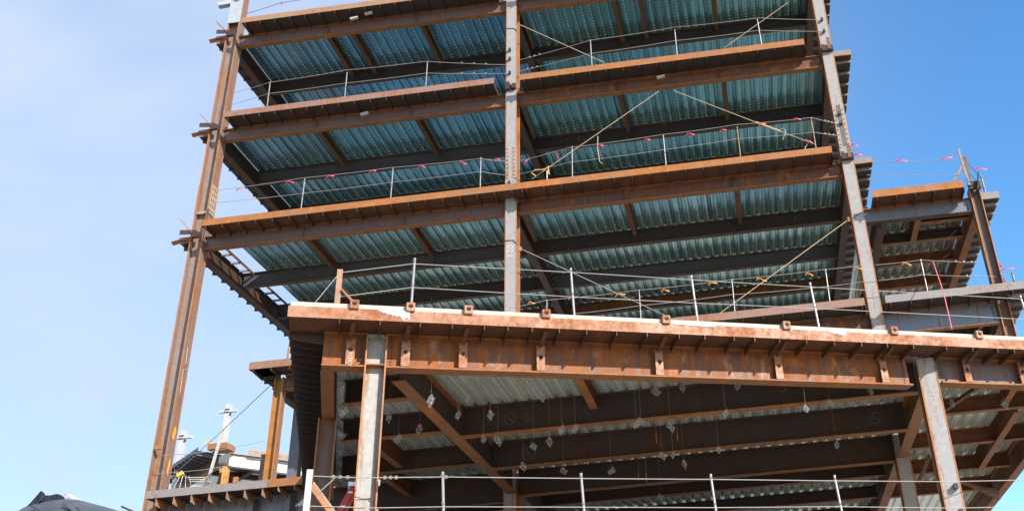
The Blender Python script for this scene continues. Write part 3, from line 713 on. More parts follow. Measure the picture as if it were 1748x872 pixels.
# ------------------------------------------------------------------ podium roof level
zt, zs = FL['P']
GUS = [0.87, 1.57, 2.27, 2.84, 3.42, 3.85, 4.3, 4.81, 5.33, 5.91, 6.51, 7.15, 7.67, 8.27, 8.7, 9.22, 9.8, 10.4, 11.0, 11.58, 12.17, 12.93, 13.55, 14.14, 14.54, 15.1, 15.7, 16.3]
a, b = pod(0, 0), pod(17, 0)
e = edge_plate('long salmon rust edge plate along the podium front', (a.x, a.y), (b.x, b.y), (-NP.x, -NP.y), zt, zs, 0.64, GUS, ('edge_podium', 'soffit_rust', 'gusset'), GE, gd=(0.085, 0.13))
# a splash of concrete that ran over the plate
def splash(s0, s1, zb):
    top = [pod(s0 + (s1 - s0) * k / 16, -0.004, zt - 0.002) for k in range(17)]
    bot = [pod(s0 + (s1 - s0) * k / 16, -0.004, zt - zb * (0.25 + 0.75 * min(1.0, k / 12)) * random.uniform(0.55, 1.0)) for k in range(17)]
    return MB().prism(top + bot[::-1], NP * 0.006)
splash(1.55, 2.08, 0.21).build('concrete_splash', 'concrete_spill', e)
splash(10.3, 10.7, 0.10).build('concrete_splash', 'concrete_spill', e)
splash(7.0, 7.9, 0.04).build('concrete_splash', 'concrete_spill', e)
for s in (1.11, 2.09, 3.13, 4.57, 6.91, 9.41, 11.79, 13.77):
    so = MB().obox(pod(s, -0.05, zt - 0.02), TP, -NP, Z3, (-0.08, 0.08), (0, 0.085), (0, 0.175)).build('post_socket', 'edge_podium', e, 0.012)
    ring = [pod(s + 0.042 * math.cos(k * 0.524), -0.054, zt + 0.085 + 0.042 * math.sin(k * 0.524)) for k in range(12)]
    MB().prism(ring, NP * 0.002).build('socket_hole', 'hole', so)
    MB().tube([pod(s + 0.026 * math.cos(t), -0.058, zt + 0.082 + 0.026 * math.sin(t)) for t in (0.3, 1.2, 2.1, 3.0)], 0.009, 5).build('socket_pin', 'col_orange', so)
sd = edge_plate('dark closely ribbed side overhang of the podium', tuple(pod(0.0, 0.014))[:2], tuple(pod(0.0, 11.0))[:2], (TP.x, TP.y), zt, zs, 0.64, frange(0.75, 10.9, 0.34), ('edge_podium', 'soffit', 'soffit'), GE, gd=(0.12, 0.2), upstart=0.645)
# slab on the podium
sl = MB()
poly = [pod(0.03, 0.05, 9.045), pod(17, 0.05, 9.045), Vector((8.1, 25.95, 9.045)), Vector((xside(25.95, 0.03), 25.95, 9.045))]
sl.prism(poly, (0, 0, 0.225))
tag(sl.build('concrete_slab', 'concrete'), 'bright fresh concrete slab edge on top of the podium front', 'concrete slab')

# podium front girders
def pgirder(label, s0, s1, off, zb, d, mats):
    p, q = pod(s0, off, zb + d), pod(s1, off, zb + d)
    return member('edge_girder', label, 'girder', p, q, d, 0.30, mats, tf=0.03, tw=0.018, group=GG)
PM = ('web_podium', 'flange_rust', 'flange_rust')
g1 = pgirder('short rust girder stub at the podium corner with ROXY painted on its tab', 0.62, 1.362, 0.72, 8.30, 0.652, PM)
g2 = pgirder('long rust orange front girder of the podium with sunlit lower web', 1.738, 12.35, 0.72, 8.30, 0.652, PM)
g3 = pgirder('purplish rust front girder of the podium beyond the LOB 21 column', 13.05, 17, 0.72, 8.38, 0.572, ('web_purple', 'flange_rust', 'flange_rust'))
for g, ss, zb in ((g1, (1.10,), 8.33), (g2, (2.07, 3.11, 4.56, 6.89, 9.39, 11.73), 8.33), (g3, (13.69, 15.04), 8.41)):
    for s in ss:
        t = MB().obox(pod(s, 0.56, zb), TP, -NP, Z3, (-0.078, 0.078), (0, 0.014), (0.002, 0.50)).build('stiffener_tab', 'edge_podium', g)
        MB().obox(pod(s, 0.575, zb), TP, -NP, Z3, (-0.008, 0.008), (0, 0.134), (0.002, 0.50)).build('stiffener_rib', 'flange_rust', t)
        m = MB(); m.tube([pod(s, 0.562, zb + 0.27), pod(s, 0.555, zb + 0.27)], 0.038, 14)
        m.build('bolt_hole', 'hole', t)
        MB().bar(pod(s - 0.02, 0.50, 8.80), pod(s + 0.02, 0.10, 8.925), 0.075, 0.05).build('kicker_strut', 'soffit_rust', g)
text(g1, 'ROXY', pod(1.10, 0.556, 8.435), (0, 0, -1), TP, 0.105, 'chalk')
text(g1, 'S24', pod(0.98, 0.705, 8.62), (0, 0, -1), TP, 0.07, 'chalk_faint')
for g, ss in ((g1, (1.28,)), (g2, (1.82, 12.25)), (g3, (13.14,))):
    bolts(g, [pod(s, 0.708, 8.40 + 0.066 * k) for s in ss for k in range(8)], NP, 0.017, 0.02)
for x, z, tx, sz in ((2.5, 8.66, 'ok 2', 0.07), (3.7, 8.62, 'B17', 0.07), (8.2, 8.7, 'x', 0.1), (12.1, 8.68, 'XX', 0.12)):
    text(g2, tx, pod(x, 0.705, z), TP, (0, 0, 1), sz, 'chalk_faint')
text(g3, 'X', pod(13.5, 0.705, 8.75), TP, (0, 0, 1), 0.16, 'chalk_faint')

# podium framing behind the front girder
off_g = 0.90
member('floor_girder', 'heavy rust girder running back from the white podium corner column', 'girder', (-6.40, 17.45, zs - 0.003), (-6.40, 26.45, zs - 0.003), 0.66, 0.26, ('beam_plain', 'flange_rust', 'flange_rust'), group='girders running back into the frame')
member('floor_girder', 'rust girder running back from the LOB 21 podium column', 'girder', (3.80, 21.32, zs - 0.003), (3.80, 26.45, zs - 0.003), 0.66, 0.26, ('joist', 'flange_rust', 'flange_rust'), group='girders running back into the frame')
member('floor_girder', 'girder running deeper under the podium on the middle column line', 'girder', (-6.40, 26.96, zs - 0.003), (-6.40, 37.4, zs - 0.003), 0.60, 0.26, ('beam_plain', 'flange_rust', 'flange_rust'), group='girders running back into the frame')
member('floor_girder', 'girder running deeper under the podium on the wing junction line', 'girder', (3.80, 26.96, zs - 0.003), (3.80, 37.4, zs - 0.003), 0.60, 0.26, ('joist', 'flange_rust', 'flange_rust'), group='girders running back into the frame')
p, q = pod(0.72, 0.9, zs - 0.003), pod(0.72, 10.3, zs - 0.003)
member('floor_girder', 'girder following the ribbed podium side back from the corner', 'girder', p, q, 0.65, 0.24, ('beam_plain', 'flange_dark', 'flange_rust'), group='girders running back into the frame')
for X, y0, y1 in ((7.27, 22.6, 26.6), (7.27, 26.9, 37.4)):
    member('floor_girder', 'sunlit rust girder at the podium edge below the wing, %s part' % ('near' if y0 < 25 else 'far'), 'girder', (X, y0, zs - 0.003), (X, y1, zs - 0.003), 0.62, 0.24, ('joist', 'flange_rust', 'flange_rust'), group='girders running back into the frame')
PB = [(21.25, 0.66, 'beam_plain'), (24.0, 0.66, 'beam_plain'), (26.75, 0.68, 'beam_plain'), (29.5, 0.36, 'beam_plain'), (32.2, 0.36, 'beam_plain'), (34.9, 0.36, 'beam_plain')]
for i, (y, d, mt) in enumerate(PB):
    nm = ('first', 'second', 'third', 'fourth', 'fifth', 'sixth')[i]
    x0 = -6.265 if i != 2 else -6.29
    x1 = 3.665 if i != 0 else 3.63
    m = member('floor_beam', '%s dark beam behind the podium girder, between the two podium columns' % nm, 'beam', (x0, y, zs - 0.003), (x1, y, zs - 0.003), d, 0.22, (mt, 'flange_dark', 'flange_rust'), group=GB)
    if i < 2:
        for cxx, czz, r in (((-5.2, 8.62, 0.13), (-4.8, 8.62, 0.09), (-3.4, 8.66, 0.12), (0.8, 8.72, 0.1)) if i == 0 else ((-5.4, 8.62, 0.17), (3.0, 8.66, 0.14))):
            chalk_line(m, [(cxx + r * math.cos(t * 0.7), y - 0.013, czz + r * math.sin(t * 0.7)) for t in range(10)])
            chalk_line(m, [(cxx - r * 0.6, y - 0.013, czz + r * 0.6), (cxx + r * 0.6, y - 0.013, czz - r * 0.6)])
    xl = xside(y, 0.88) + 0.13
    if y < 26 or i > 2:
        if i > 2: xl = -16.3
        member('floor_beam', '%s dark beam on the corner side of the heavy podium girder' % nm, 'beam', (xl, y, zs - 0.003), (-6.535, y, zs - 0.003), d if d < 0.5 else 0.5, 0.2, (mt, 'flange_dark', 'flange_rust'), group=GB)
member('floor_beam', 'shallow beam nearest the podium corner behind the white column', 'beam', (xside(18.9, 0.88) + 0.14, 18.9, zs - 0.003), (-6.535, 18.9, zs - 0.003), 0.5, 0.2, ('beam_plain', 'flange_dark', 'flange_rust'), group=GB)
member('cross_joist', 'rusty joist crossing the dark beams behind the white corner column', 'joist', (-8.6, 21.37, zs - 0.003), (-8.6, 23.88, zs - 0.003), 0.42, 0.16, ('joist', 'joist', 'flange_rust'), group=GJ)
member('cross_joist', 'second rusty joist deeper behind the white corner column', 'joist', (-9.3, 24.12, zs - 0.003), (-9.3, 29.2, zs - 0.003), 0.42, 0.16, ('joist', 'joist', 'flange_rust'), group=GJ)
member('cross_joist', 'rusty joist between the podium front girder and the first dark beam', 'joist', (-3.3, 18.2, zs - 0.003), (-3.3, 21.13, zs - 0.003), 0.34, 0.17, ('joist', 'joist', 'flange_rust'), group=GJ)
for i, (y, d) in enumerate(((24.0, 0.38), (26.75, 0.40), (29.5, 0.40), (32.2, 0.40))):
    member('floor_beam', '%s rusty beam beyond the LOB 21 column under the podium' % ORD[i], 'beam', (3.94, y, zs - 0.003), (7.14, y, zs - 0.003), d, 0.18, ('joist', 'flange_rust', 'flange_rust'), group=GB)
member('cross_joist', 'rusty joist across the sunlit deck beyond the LOB 21 column', 'joist', (6.3, 24.1, zs - 0.003), (6.3, 29.4, zs - 0.003), 0.45, 0.17, ('joist', 'joist', 'flange_rust'), group=GJ)
member('cross_joist', 'slim joist near the podium front beyond the LOB 21 column', 'joist', (6.0, 22.0, zs - 0.003), (6.0, 23.9, zs - 0.003), 0.3, 0.15, ('joist', 'joist', 'flange_rust'), group=GJ)
for k, (p, q) in enumerate((((4.3, 23.6, 8.42), (5.6, 22.2, 8.86)), ((5.3, 28.9, 8.3), (6.9, 30.6, 7.9)), ((5.0, 29.3, 8.45), (7.0, 30.9, 8.1)), ((4.6, 27.2, 8.45), (4.4, 28.6, 8.1)))):
    t = MB().bar(p, q, 0.11, 0.014).bar(Vector(p) + Vector((0, 0, 0.05)), Vector(q) + Vector((0, 0, 0.05)), 0.014, 0.086).build('angle_brace', 'joist')
    tag(t, ('slanting angle brace behind the podium front girder beyond the LOB 21 column', 'longest thin diagonal brace in the dark bay beyond the LOB 21 column', 'thin diagonal brace just above the longest one', 'stub of angle brace in the dark bay beyond the LOB 21 column')[k], 'brace', 'thin angle braces under the podium')
GDP = GD
deck('ribbed deck under the podium roof between the two podium columns', -6.32, 3.72, lambda x: yfront(x, 0.66), 37.6, zs + 0.002, 'deck_green', GD)
deck('ribbed deck under the podium roof on the corner side', -11.4, -6.48, lambda x: max(yfront(x, 0.66), A.y + (A.x - x + 0.75) * 2.474 + 0.0), 37.6, zs + 0.002, 'deck_green', GD)
deck('pale ribbed deck under the podium roof below the wing', 3.88, 7.9, lambda x: yfront(x, 0.66), 37.6, zs + 0.002, 'deck_green', GD)

# lowest tower floor at the corner (same level as the podium roof)
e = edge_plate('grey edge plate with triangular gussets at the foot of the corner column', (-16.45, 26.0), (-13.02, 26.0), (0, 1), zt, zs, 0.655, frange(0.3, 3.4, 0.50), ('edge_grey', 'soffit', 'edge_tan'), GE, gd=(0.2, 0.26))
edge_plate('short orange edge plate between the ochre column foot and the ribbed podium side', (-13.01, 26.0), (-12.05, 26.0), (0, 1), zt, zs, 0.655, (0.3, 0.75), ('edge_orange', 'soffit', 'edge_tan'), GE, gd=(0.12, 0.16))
for x in (-13.95,):
    MB().box(x - 0.06, x + 0.06, 26.0, 26.08, zt - 0.01, zt + 0.16).build('post_socket', 'col_edge', e)
g = member('edge_girder', 'blue grey girder at the foot of the corner column', 'girder', (-16.40, 26.75, zs - 0.003), (-12.0, 26.75, zs - 0.003), 0.85, 0.22, ('web_blue', 'flange_dark', 'flange_dark'), group=GG)
member('floor_beam', 'deep dark beam closing the far side of the bay behind the red ladder', 'beam', (-11.98, 26.75, zs - 0.003), (-6.67, 26.75, zs - 0.003), 0.80, 0.22, ('beam_plain', 'flange_dark', 'flange_dark'), group=GB)
for x in (-13.6, -12.55):
    MB().box(x - 0.07, x + 0.07, 26.62, 26.63, zs - 0.8, zs - 0.1).build('stiffener_tab', 'beam_plain', g)
deck('ribbed deck at the foot of the corner column', -16.3, -11.6, 26.66, 37.6, zs + 0.002, 'deck_grey', GD)
MBx = MB().bar((-17.35, 26.45, 8.92), (-16.7, 26.5, 8.62), 0.22, 0.05)
tag(MBx.build('bracket_stub', 'beam_plain'), 'dark stub bracket sticking out low on the corner column', 'bracket')
MBx = MB().bar((-16.85, 26.42, 8.45), (-16.35, 26.42, 8.8), 0.16, 0.03, (0, 1, 0))
tag(MBx.build('bracket_plate', 'col_edge'), 'sunlit rusty gusset bracket low on the corner column', 'bracket')

# ------------------------------------------------------------------ small rear wing beyond the corner column
RC = Vector((-32.5, 58.5, 0)); ra = Vector((-0.745, 0.667, 0)); rb = Vector((0.667, 0.745, 0))
def rw(u, v, z):
    p = RC + ra * u + rb * v; return (p.x, p.y, z)
zr = 20.65
c = member('steel_column', 'ochre column under the little far roof behind the corner column', 'column', rw(0.5, 0.5, 0), rw(0.5, 0.5, zr - 0.8), 0.50, 0.46, ('col_orange',) * 3, wdir=ra, kind='column', group=GC)
for X, Y, zb, zt2, nm in ((-34.0, 61.3, zr + 0.05, 24.4, 'nearer'), (-36.9, 61.3, 15.0, 22.9, 'farther')):
    root = empty('column_stub', (X, Y, zb), '%s of two white primed column stubs with cross arms behind the corner column' % nm, 'column stub', 'white column stubs with cross arms')
    for sg in (-1, 1):
        MB().box(X - 0.15, X + 0.15, Y + sg * 0.16 - 0.015, Y + sg * 0.16 + 0.015, zb, zt2 + 0.3).build('flange', 'white_prime', root)
    MB().box(X - 0.012, X + 0.012, Y - 0.144, Y + 0.144, zb, zt2 + 0.3).build('web', 'bluegrey_prime', root)
    for z in (zt2 - 0.22, zt2 - 2.75):
        MB().box(X - 0.62, X - 0.155, Y - 0.10, Y + 0.10, z, z + 0.16).build('cross_arm', 'white_prime', root)
        MB().box(X + 0.155, X + 0.62, Y - 0.10, Y + 0.10, z, z + 0.16).build('cross_arm', 'white_prime', root)
        MB().box(X - 0.155, X + 0.155, Y - 0.186, Y - 0.18, z - 0.1, z + 0.0).build('dark_band', 'bolt', root)
        MB().box(X - 0.155, X + 0.155, Y - 0.186, Y - 0.18, z + 0.1, z + 0.2).build('dark_band', 'bolt', root)
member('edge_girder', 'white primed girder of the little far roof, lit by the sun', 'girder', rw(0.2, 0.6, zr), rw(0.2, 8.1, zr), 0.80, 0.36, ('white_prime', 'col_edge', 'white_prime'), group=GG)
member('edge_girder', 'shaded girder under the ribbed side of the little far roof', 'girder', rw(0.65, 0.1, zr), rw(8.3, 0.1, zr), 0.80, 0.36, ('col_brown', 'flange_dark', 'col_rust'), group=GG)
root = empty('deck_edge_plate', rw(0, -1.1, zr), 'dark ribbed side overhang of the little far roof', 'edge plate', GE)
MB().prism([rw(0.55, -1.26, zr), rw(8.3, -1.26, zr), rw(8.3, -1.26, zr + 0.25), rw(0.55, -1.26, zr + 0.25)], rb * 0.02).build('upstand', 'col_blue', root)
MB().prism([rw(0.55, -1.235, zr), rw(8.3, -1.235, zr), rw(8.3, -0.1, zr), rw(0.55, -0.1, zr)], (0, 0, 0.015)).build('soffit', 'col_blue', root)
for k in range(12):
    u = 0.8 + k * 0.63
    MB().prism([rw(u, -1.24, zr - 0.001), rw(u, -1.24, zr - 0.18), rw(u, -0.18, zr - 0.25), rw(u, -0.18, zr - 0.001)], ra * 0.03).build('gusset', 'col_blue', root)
root = empty('deck_edge_plate', rw(-0.2, 1.8, zr), 'thin tan edge strip above the white far girder', 'edge plate', GE)
MB().prism([rw(-0.22, 1.6, zr + 0.01), rw(-0.22, 8.1, zr + 0.01), rw(-0.22, 8.1, zr + 0.29), rw(-0.22, 1.6, zr + 0.29)], ra * 0.03).build('upstand', 'edge_tan', root)
t = MB().prism([rw(0.4, 0.4, zr + 0.02), rw(8.3, 0.4, zr + 0.02), rw(8.3, 8.3, zr + 0.02), rw(0.4, 8.3, zr + 0.02)], (0, 0, 0.08)).build('metal_deck', 'deck_grey')
tag(t, 'pale green metal deck of the little far roof', 'metal deck', GD)
for k, (p, q) in enumerate(((rw(0.9, 2.9, zr - 0.2), rw(8.1, 2.9, zr - 0.2)), (rw(0.9, 5.6, zr - 0.2), rw(8.1, 5.6, zr - 0.2)), (rw(4.0, 0.6, zr - 0.22), rw(4.0, 8.1, zr - 0.22)))):
    t = MB().bar(p, q, 0.28, 0.34).build('roof_joist', 'beam_plain')
    tag(t, '%s dark joist under the little far roof' % ('nearest', 'middle', 'crossing')[k], 'joist', GJ)
t = MB().box(-33.15, -31.9, 57.9, 59.0, zr + 0.03, zr + 0.38).build('cap_plate', 'edge_orange')
tag(t, 'orange plate on the corner of the little far roof', 'plate')
t = MB().bar((-16.9, 29.5, 9.1), (-16.45, 29.5, 11.95), 0.07, 0.07).build('guard_post', 'white_prime')
tag(t, 'leaning white pole between the corner column and the little far roof', 'pole')
root = empty('frame_brace', (-15.0, 30.2, 9.1), 'small A shaped stub frame on the floor beside the ochre column', 'brace')
MB().bar((-15.35, 30.2, 9.1), (-15.35, 30.2, 11.2), 0.12, 0.12).build('post', 'col_mauve', root)
MB().bar((-15.28, 30.2, 10.7), (-14.95, 30.2, 9.15), 0.12, 0.10, (0, 1, 0)).build('leg', 'col_rust', root)

# winch and wires at the foot of the corner column
root = empty('cable_winch', (-15.95, 26.6, 9.2), 'yellow come-along winch with looped cables at the foot of the corner column', 'winch')
MB().bar((-15.93, 26.5, 9.66), (-15.78, 26.5, 9.74), 0.09, 0.11).build('winch_body', 'strap_yellow', root)
for k in range(5):
    x = -15.95 + k * 0.09
    MB().tube([(x, 26.5, 9.64), (x + 0.05 * (k - 2), 26.45, 9.42), (x + 0.11 * (k - 2), 26.42, 9.19)], 0.008, 5).build('cable_loop', 'cable', root)
root = empty('wire_rack', (-15.4, 26.7, 9.2), 'little white rack of rods beside the yellow winch', 'rack')
for k in range(3):
    MB().bar((-15.7, 26.6 + 0.1 * k, 9.62 - 0.03 * k), (-15.15, 26.7 + 0.1 * k, 9.60 - 0.03 * k), 0.018, 0.018).build('rod', 'white_prime', root)
MB().bar((-15.2, 26.7, 9.18), (-15.17, 26.7, 9.6), 0.05, 0.05).build('leg', 'col_mauve', root)

# ------------------------------------------------------------------ floor below, guard rails
t = MB()
t.prism([pod(0.2, 0.1, 5.0), pod(17, 0.1, 5.0), Vector((8.1, 37.6, 5.0)), Vector((-16.3, 37.6, 5.0)), Vector((-16.3, 26.2, 5.0)), pod(0.2, 10.6, 5.0)], (0, 0, 0.25))
tag(t.build('concrete_slab', 'slab_low'), 'concrete floor below the podium roof, hidden under the lower guard rail', 'concrete slab')

def post(label, p, h, r, group, lean=(0, 0), mat='galv'):
    p = Vector(p); q = p + Vector((lean[0], lean[1], h))
    root = empty('guard_post', p, label, 'guard post', group)
    MB().tube([p, q], r, 10).build('tube', mat, root)
    MB().tube([q, q + Vector((0, 0, 0.02))], r * 1.15, 10).build('end_cap', mat, root)
    for k in (0.52, 0.96):
        c = p + (q - p) * k
        MB().tube([c + Vector((-0.02, -r - 0.004, 0)), c + Vector((0.02, -r - 0.004, 0))], 0.014, 6).build('cable_eye', mat, root)
    return root
ORDP = ('first', 'second', 'third', 'fourth', 'fifth', 'sixth', 'seventh')
def posts(xs, y, z, h, r, desc, mats):
    for i, x in enumerate(xs):
        post('%s thin guard post %s' % (ORDP[i], desc), (x, y, z), h, r, 'thin guard posts on the tower floors', (random.uniform(-0.03, 0.03), 0), mats[i % len(mats)])
posts((-14.65, -11.99, -9.25), 26.12, 21.45, 1.22, 0.017, 'from the corner column on the second floor down', ('galv', 'galv', 'galv'))
posts((-3.72, -0.95, 1.77), 26.12, 21.45, 1.25, 0.017, 'after the middle column on the second floor down', ('galv',))
posts((-13.05, -10.18, -7.35), 26.12, 17.4, 1.27, 0.018, 'from the corner column on the third floor down', ('galv', 'galv', 'galv'))
posts((-4.48, -1.60, 0.65, 2.91), 26.12, 17.4, 1.28, 0.017, 'after the middle column on the third floor down', ('galv', 'galv', 'edge_tan', 'edge_tan'))
posts((-5.33, -2.66, -0.04, 2.58, 5.24), 26.12, 12.45, 1.15, 0.015, 'along the low floor edge just above the podium', ('galv',))
posts((-14.68, -11.99), 26.15, 25.45, 1.25, 0.022, 'on the topmost floor edge by the corner column', ('galv',))
posts((-15.9,), 26.12, 17.4, 1.26, 0.022, 'leaning close to the corner column on the third floor down', ('edge_tan',))
for i, s in enumerate((2.11, 5.18, 7.67, 10.28, 15.34)):
    p = pod(s, 0.30, 9.24)
    post('%s stout steel guard post along the podium roof edge from the rust angle post' % ORDP[i], p, 1.12, 0.023, 'stout guard posts on the podium roof', (-0.05, 0) if i else (0.02, 0))
root = empty('angle_post', pod(0.80, 0.3, 9.27), 'flat rust angle post with a loose brace at the podium corner', 'guard post')
MB().obox(pod(0.80, 0.3, 9.27), TP, -NP, Z3, (-0.05, 0.05), (0, 0.012), (0, 0.80)).build('angle', 'edge_tan', root)
MB().obox(pod(0.80, 0.3, 9.27), TP, -NP, Z3, (-0.05, -0.038), (0.0125, 0.09), (0, 0.80)).build('angle_leg', 'edge_tan', root)
MB().bar(pod(0.86, 0.28, 9.66), pod(1.12, 0.20, 9.34), 0.05, 0.04).build('loose_brace', 'edge_podium', root)
for i, s in enumerate((2.85, 5.27, 7.70, 10.18)):
    post('%s pale guard post from the ladder on the floor below the podium roof' % ORDP[i], pod(s, 0.3, 5.25), 1.08, 0.024, 'pale guard posts on the floor below the podium', (-0.06, 0))
root = empty('angle_post', pod(0.62, 0.3, 5.25), 'pale wide angle post with diagonal braces at the lower guard rail end', 'guard post')
MB().obox(pod(0.62, 0.3, 5.25), TP, -NP, Z3, (-0.05, 0.05), (0, 0.012), (0, 1.12)).build('angle', 'white_prime', root)
MB().obox(pod(0.62, 0.3, 5.25), TP, -NP, Z3, (0.038, 0.05), (0.0125, 0.1), (0, 1.1)).build('angle_leg', 'col_edge', root)
MB().bar(pod(0.66, 0.34, 6.12), pod(1.32, 0.34, 5.3), 0.05, 0.10).build('brace', 'col_edge', root)
MB().bar(pod(0.69, 0.40, 6.18), pod(1.40, 0.40, 5.3), 0.05, 0.02).build('brace', 'galv', root)
# wing corner post on the side wing roof
root = empty('angle_post', (7.10, 26.45, 15.9), 'leaning pale corner post with a brace on the side wing roof', 'guard post')
MB().bar((7.12, 26.45, 15.95), (7.06, 26.45, 17.20), 0.075, 0.05, (0, 1, 0)).build('angle', 'edge_grey', root)
MB().bar((7.16, 26.52, 15.95), (7.22, 26.52, 16.98), 0.09, 0.03, (0, 1, 0)).build('angle_leg', 'col_brown', root)
MB().bar((6.55, 26.45, 15.92), (7.06, 26.45, 16.62), 0.06, 0.05, (0, 1, 0)).build('brace', 'edge_tan', root)
post('thin dark guard post at the rear of the leaning wing corner post', (7.75, 27.3, 15.8), 0.85, 0.03, 'thin guard posts on the tower floors', (0.0, 0.0), 'edge_grey')
post('thin pale guard post on the low wing floor beyond the wing column', (7.62, 26.3, 12.5), 0.5, 0.03, 'thin guard posts on the tower floors', (0.0, 0.0), 'edge_grey')
post('thin rusty guard post above the small corner overhang of the low floor', (-12.95, 26.15, 12.5), 0.85, 0.03, 'thin guard posts on the tower floors', (0.05, 0.0), 'edge_tan')

def cable(label, pts, r, mat, group, sag=0.02, clips=()):
    full = []
    P = [Vector(p) for p in pts]
    for i in range(len(P) - 1):
        n = 5
        for k in range(n):
            t = k / n
            q = P[i].lerp(P[i + 1], t); q.z -= sag * 4 * t * (1 - t) * min(1.0, (P[i + 1] - P[i]).length / 2.5); full.append(q)
    full.append(P[-1])
    root = empty('guard_cable', P[0], label, 'cable', group)
    MB().tube(full, r, 6).build('wire', mat, root)
    for seg, ts in clips:
        for t in ts:
            q = P[seg].lerp(P[seg + 1], t)
            MB().box(q.x - 0.02, q.x + 0.02, q.y - 0.02, q.y + 0.02, q.z - 0.026, q.z + 0.026).build('wire_clip', 'galv', root)
    return root
GCb = 'guard cables strung between posts'
EC = (0.45, 0.6, 0.75)
cable('upper guard cable on the second floor down, corner bay', D['cab2u'], 0.0075, 'cable', GCb, clips=((3, EC),))
cable('lower guard cable on the second floor down, corner bay', D['cab2l'], 0.0075, 'cable', GCb, clips=((3, EC),))
cable('upper guard cable on the second floor down, middle bay', D['cab2ur'], 0.0075, 'cable', GCb, clips=((0, (0.15, 0.22, 0.29)),))
cable('lower guard cable on the second floor down, middle bay', D['cab2lr'], 0.0075, 'cable', GCb, clips=((0, (0.12, 0.19, 0.26)),))
cable('upper guard cable with red flags on the third floor down, corner bay', D['cab3u'], 0.0075, 'cable', GCb)
cable('lower guard cable on the third floor down, corner bay', D['cab3l'], 0.0075, 'cable', GCb)
cable('upper guard cable with red flags on the third floor down, middle bay', D['cab3ur'], 0.0075, 'cable', GCb, clips=((4, (0.5, 0.62, 0.74)),))
cable('lower guard cable on the third floor down, middle bay', D['cab3lr'], 0.0075, 'cable', GCb, clips=((4, (0.45, 0.6, 0.75)),))
cable('upper cable with orange ribbons along the low floor edge', D['cab4u'], 0.0075, 'cable', GCb)
cable('lower cable along the low floor edge', D['cab4l'], 0.0075, 'cable', GCb)
cable('upper cable along the low wing floor to the wing column', D['cab4ur'], 0.008, 'cable', GCb, clips=((1, (0.55, 0.68, 0.8)),))
cable('lower cable along the low wing floor to the wing column', D['cab4lr'], 0.008, 'cable', GCb, clips=((1, (0.6, 0.72)),))
cable('thin guard cable on the topmost floor beside the corner column', D['cab1'], 0.010, 'cable_dark', GCb)
cable('upper cable with pink flags against the sky over the side wing', D['cabWu'], 0.0075, 'cable', GCb)
cable('lower cable against the sky over the side wing', D['cabWl'], 0.008, 'cable', GCb)
cable('dark upper wire from the wing corner post down to the rear post', [(7.1, 26.5, 17.0), (7.75, 27.3, 16.6)], 0.010, 'cable_dark', GCb)
cable('dark lower wire from the wing corner post down to the rear post', [(7.15, 26.5, 16.5), (7.75, 27.3, 16.2)], 0.010, 'cable_dark', GCb)
cable('thin dark stay wire slanting from the wing junction column to the second floor overhang', [(4.01, 26.7, 22.95), (4.55, 26.95, 21.63)], 0.008, 'cable_dark', GCb)
cable('upper thin cable from the corner column foot to the ochre column', [(-16.38, 26.3, 10.22), (-14.9, 26.15, 10.15), (-13.4, 26.3, 10.35)], 0.008, 'cable', GCb)
cable('lower thin cable from the corner column foot to the ochre column', [(-16.38, 26.3, 9.72), (-14.9, 26.15, 9.66), (-13.4, 26.3, 9.85)], 0.008, 'cable', GCb)
cable('upper steel cable through the stout podium roof posts', D['pcabu'], 0.0075, 'cable', GCb, 0.0)
cable('lower steel cable through the stout podium roof posts', D['pcabl'], 0.0075, 'cable', GCb, 0.0)
cable('thin stay wire from the rust angle post to the podium corner', [pod(0.75, 0.3, 9.92), pod(0.33, 0.4, 9.28)], 0.007, 'cable', GCb, 0)
cable('upper cable of the lower guard rail below the podium', D['lcabu'], 0.008, 'cable', GCb, 0.0, clips=((0, (0.55, 0.72, 0.9)), (3, (0.12, 0.2, 0.28)), (3, (0.99,))))
cable('lower cable of the lower guard rail below the podium', D['lcabl'], 0.0075, 'cable', GCb, 0.0)
cable('short slanting tail of cable by the ladder on the lower guard rail', [pod(1.03, 0.3, 6.23), pod(0.75, 0.3, 5.95)], 0.0075, 'cable', GCb, 0)
GP = 'slanting bracing wires of the frame'
dl = ['tan bracing wire from the middle column top down to the second floor down', 'tan bracing wire from the wing junction column down to the second floor down', 'tan bracing wire with a yellow strap hung under the second floor, toward the middle column', 'tan bracing wire with turnbuckle hung under the second floor, toward the wing', 'pale bracing wire from the grey middle column down behind the podium roof posts', 'tan bracing wire from the wing junction column down behind the podium roof posts', 'dark bracing wire from the small corner overhang down to the yellow winch']
